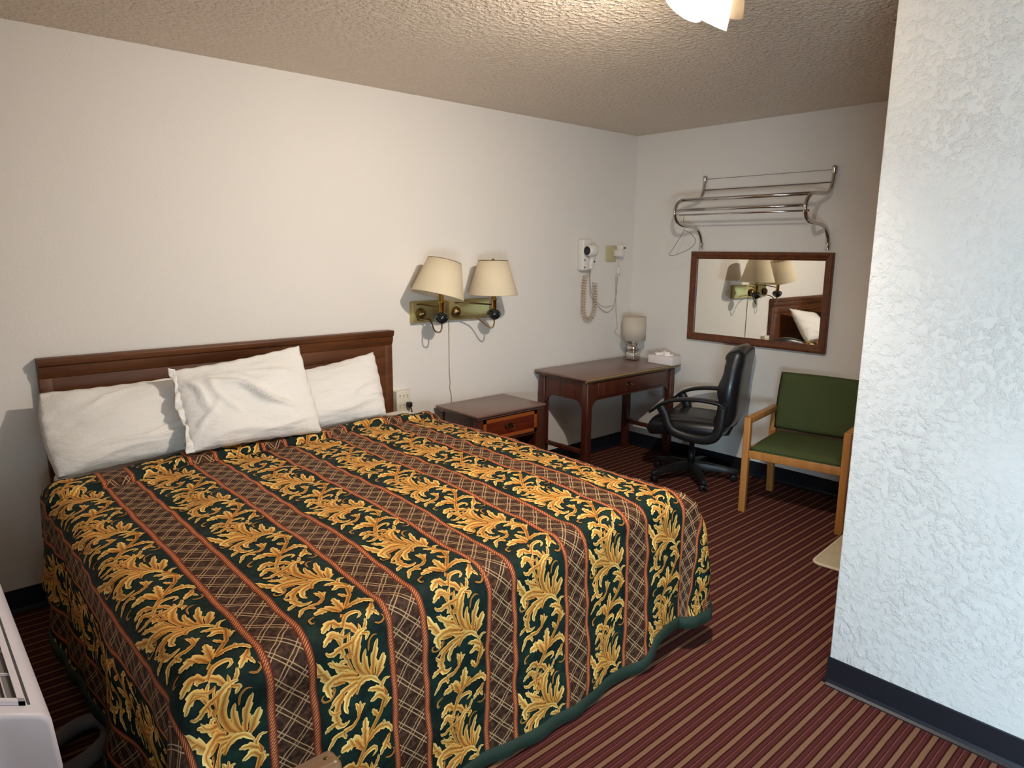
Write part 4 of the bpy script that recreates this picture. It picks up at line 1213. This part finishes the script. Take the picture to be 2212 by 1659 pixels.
for a, b2 in (((.112, AY0 + .035), (.124, AY1 - .035)), ((.0, AY0 + .035), (.012, AY1 - .035))):
    fm.add([(a[0], a[1], slp(a[0]) + .001), (b2[0], a[1], slp(b2[0]) + .001), (b2[0], b2[1], slp(b2[0]) + .001), (a[0], b2[1], slp(a[0]) + .001),
            (a[0], a[1], slp(a[0]) + .011), (b2[0], a[1], slp(b2[0]) + .011), (b2[0], b2[1], slp(b2[0]) + .011), (a[0], b2[1], slp(a[0]) + .011)],
           [(0, 3, 2, 1), (4, 5, 6, 7), (0, 1, 5, 4), (1, 2, 6, 5), (2, 3, 7, 6), (3, 0, 4, 7)])
for y in (AY0 + .035, AY1 - .050):
    fm.add([(.0, y, slp(.0) + .001), (.124, y, slp(.124) + .001), (.124, y + .015, slp(.124) + .001), (.0, y + .015, slp(.0) + .001),
            (.0, y, slp(.0) + .011), (.124, y, slp(.124) + .011), (.124, y + .015, slp(.124) + .011), (.0, y + .015, slp(.0) + .011)],
           [(0, 3, 2, 1), (4, 5, 6, 7), (0, 1, 5, 4), (1, 2, 6, 5), (2, 3, 7, 6), (3, 0, 4, 7)])
fm.build('grille_frame', MAT['ac'], ac)
sn = MB(); sn.add([(.1325, AY0 + .04, slp(.1325) + .001), (.1325, AY1 - .04, slp(.1325) + .001), (.1275, AY1 - .04, slp(.1275) + .001), (.1275, AY0 + .04, slp(.1275) + .001)], [(0, 1, 2, 3)])
sn.build('seam', MAT['toekick'], ac)
MB().box((XN, AY0 + .03, .0), (.08, AY1 - .03, .205)).build('base', MAT['ac_dark'], ac)

# grey looped hose lying on the floor
hz = MB()
hz.tube(spline([(.20, -1.12, .03), (.245, -1.095, .03), (.30, -1.062, .03), (.355, -1.062, .03), (.385, -1.115, .03), (.368, -1.19, .03), (.31, -1.245, .03), (.23, -1.275, .03), (.18, -1.28, .03)], 8), .027, 16, flat=.9)
tag(hz.build('hose', MAT['hose']), 'grey looped hose on the floor between air conditioner and bed', 'hose')

# ------------------------------------------------------------------ ceiling fixture
cf = thing('ceiling_light', 'ceiling light with glowing frosted glass shades, at the top of the room', 'ceiling light', (1.98, -2.42, H))
cc_ = (1.98, -2.42)
MB().lathe([(.001, -.035), (.05, -.034), (.085, -.022), (.092, -.001)], (cc_[0], cc_[1], H), 36).build('canopy', MAT['brass'], cf)
for b2 in BULBS:
    bx_, by_, bz_ = b2
    d_v = Vector((bx_ - cc_[0], by_ - cc_[1], 0)).normalized()
    ax = (d_v * .55 + Vector((0, 0, -.83))).normalized()
    top = Vector(b2) - ax * .112
    am = MB(); am.tube(spline([(cc_[0] + d_v.x * .05, cc_[1] + d_v.y * .05, H - .03), tuple((Vector((cc_[0], cc_[1], H - .05)) + top) / 2 + Vector((0, 0, .01))), tuple(top)], 6), .008, 10)
    ao = am.build('arm', MAT['brass'], cf)
    MB().lathe([(.018, -.012), (.022, 0), (.022, .022), (.015, .030)], top, 18, ax, caps=True).build('socket', MAT['brass'], cf)
    g = MB(); g.lathe([(.024, .012), (.034, .035), (.050, .075), (.062, .115), (.060, .115), (.048, .075), (.032, .035), (.022, .012)], top, 32, ax)
    go = g.build('glass_shade', MAT['frost'], cf)
    bl_ = MB(); bl_.lathe([(.010, .028), (.014, .040), (.022, .056), (.0225, .070), (.014, .083), (.001, .088)], top, 18, ax)
    bl_.build('bulb', MAT['bulb'] if b2 is not BULBS[2] else MAT['shade'], cf)
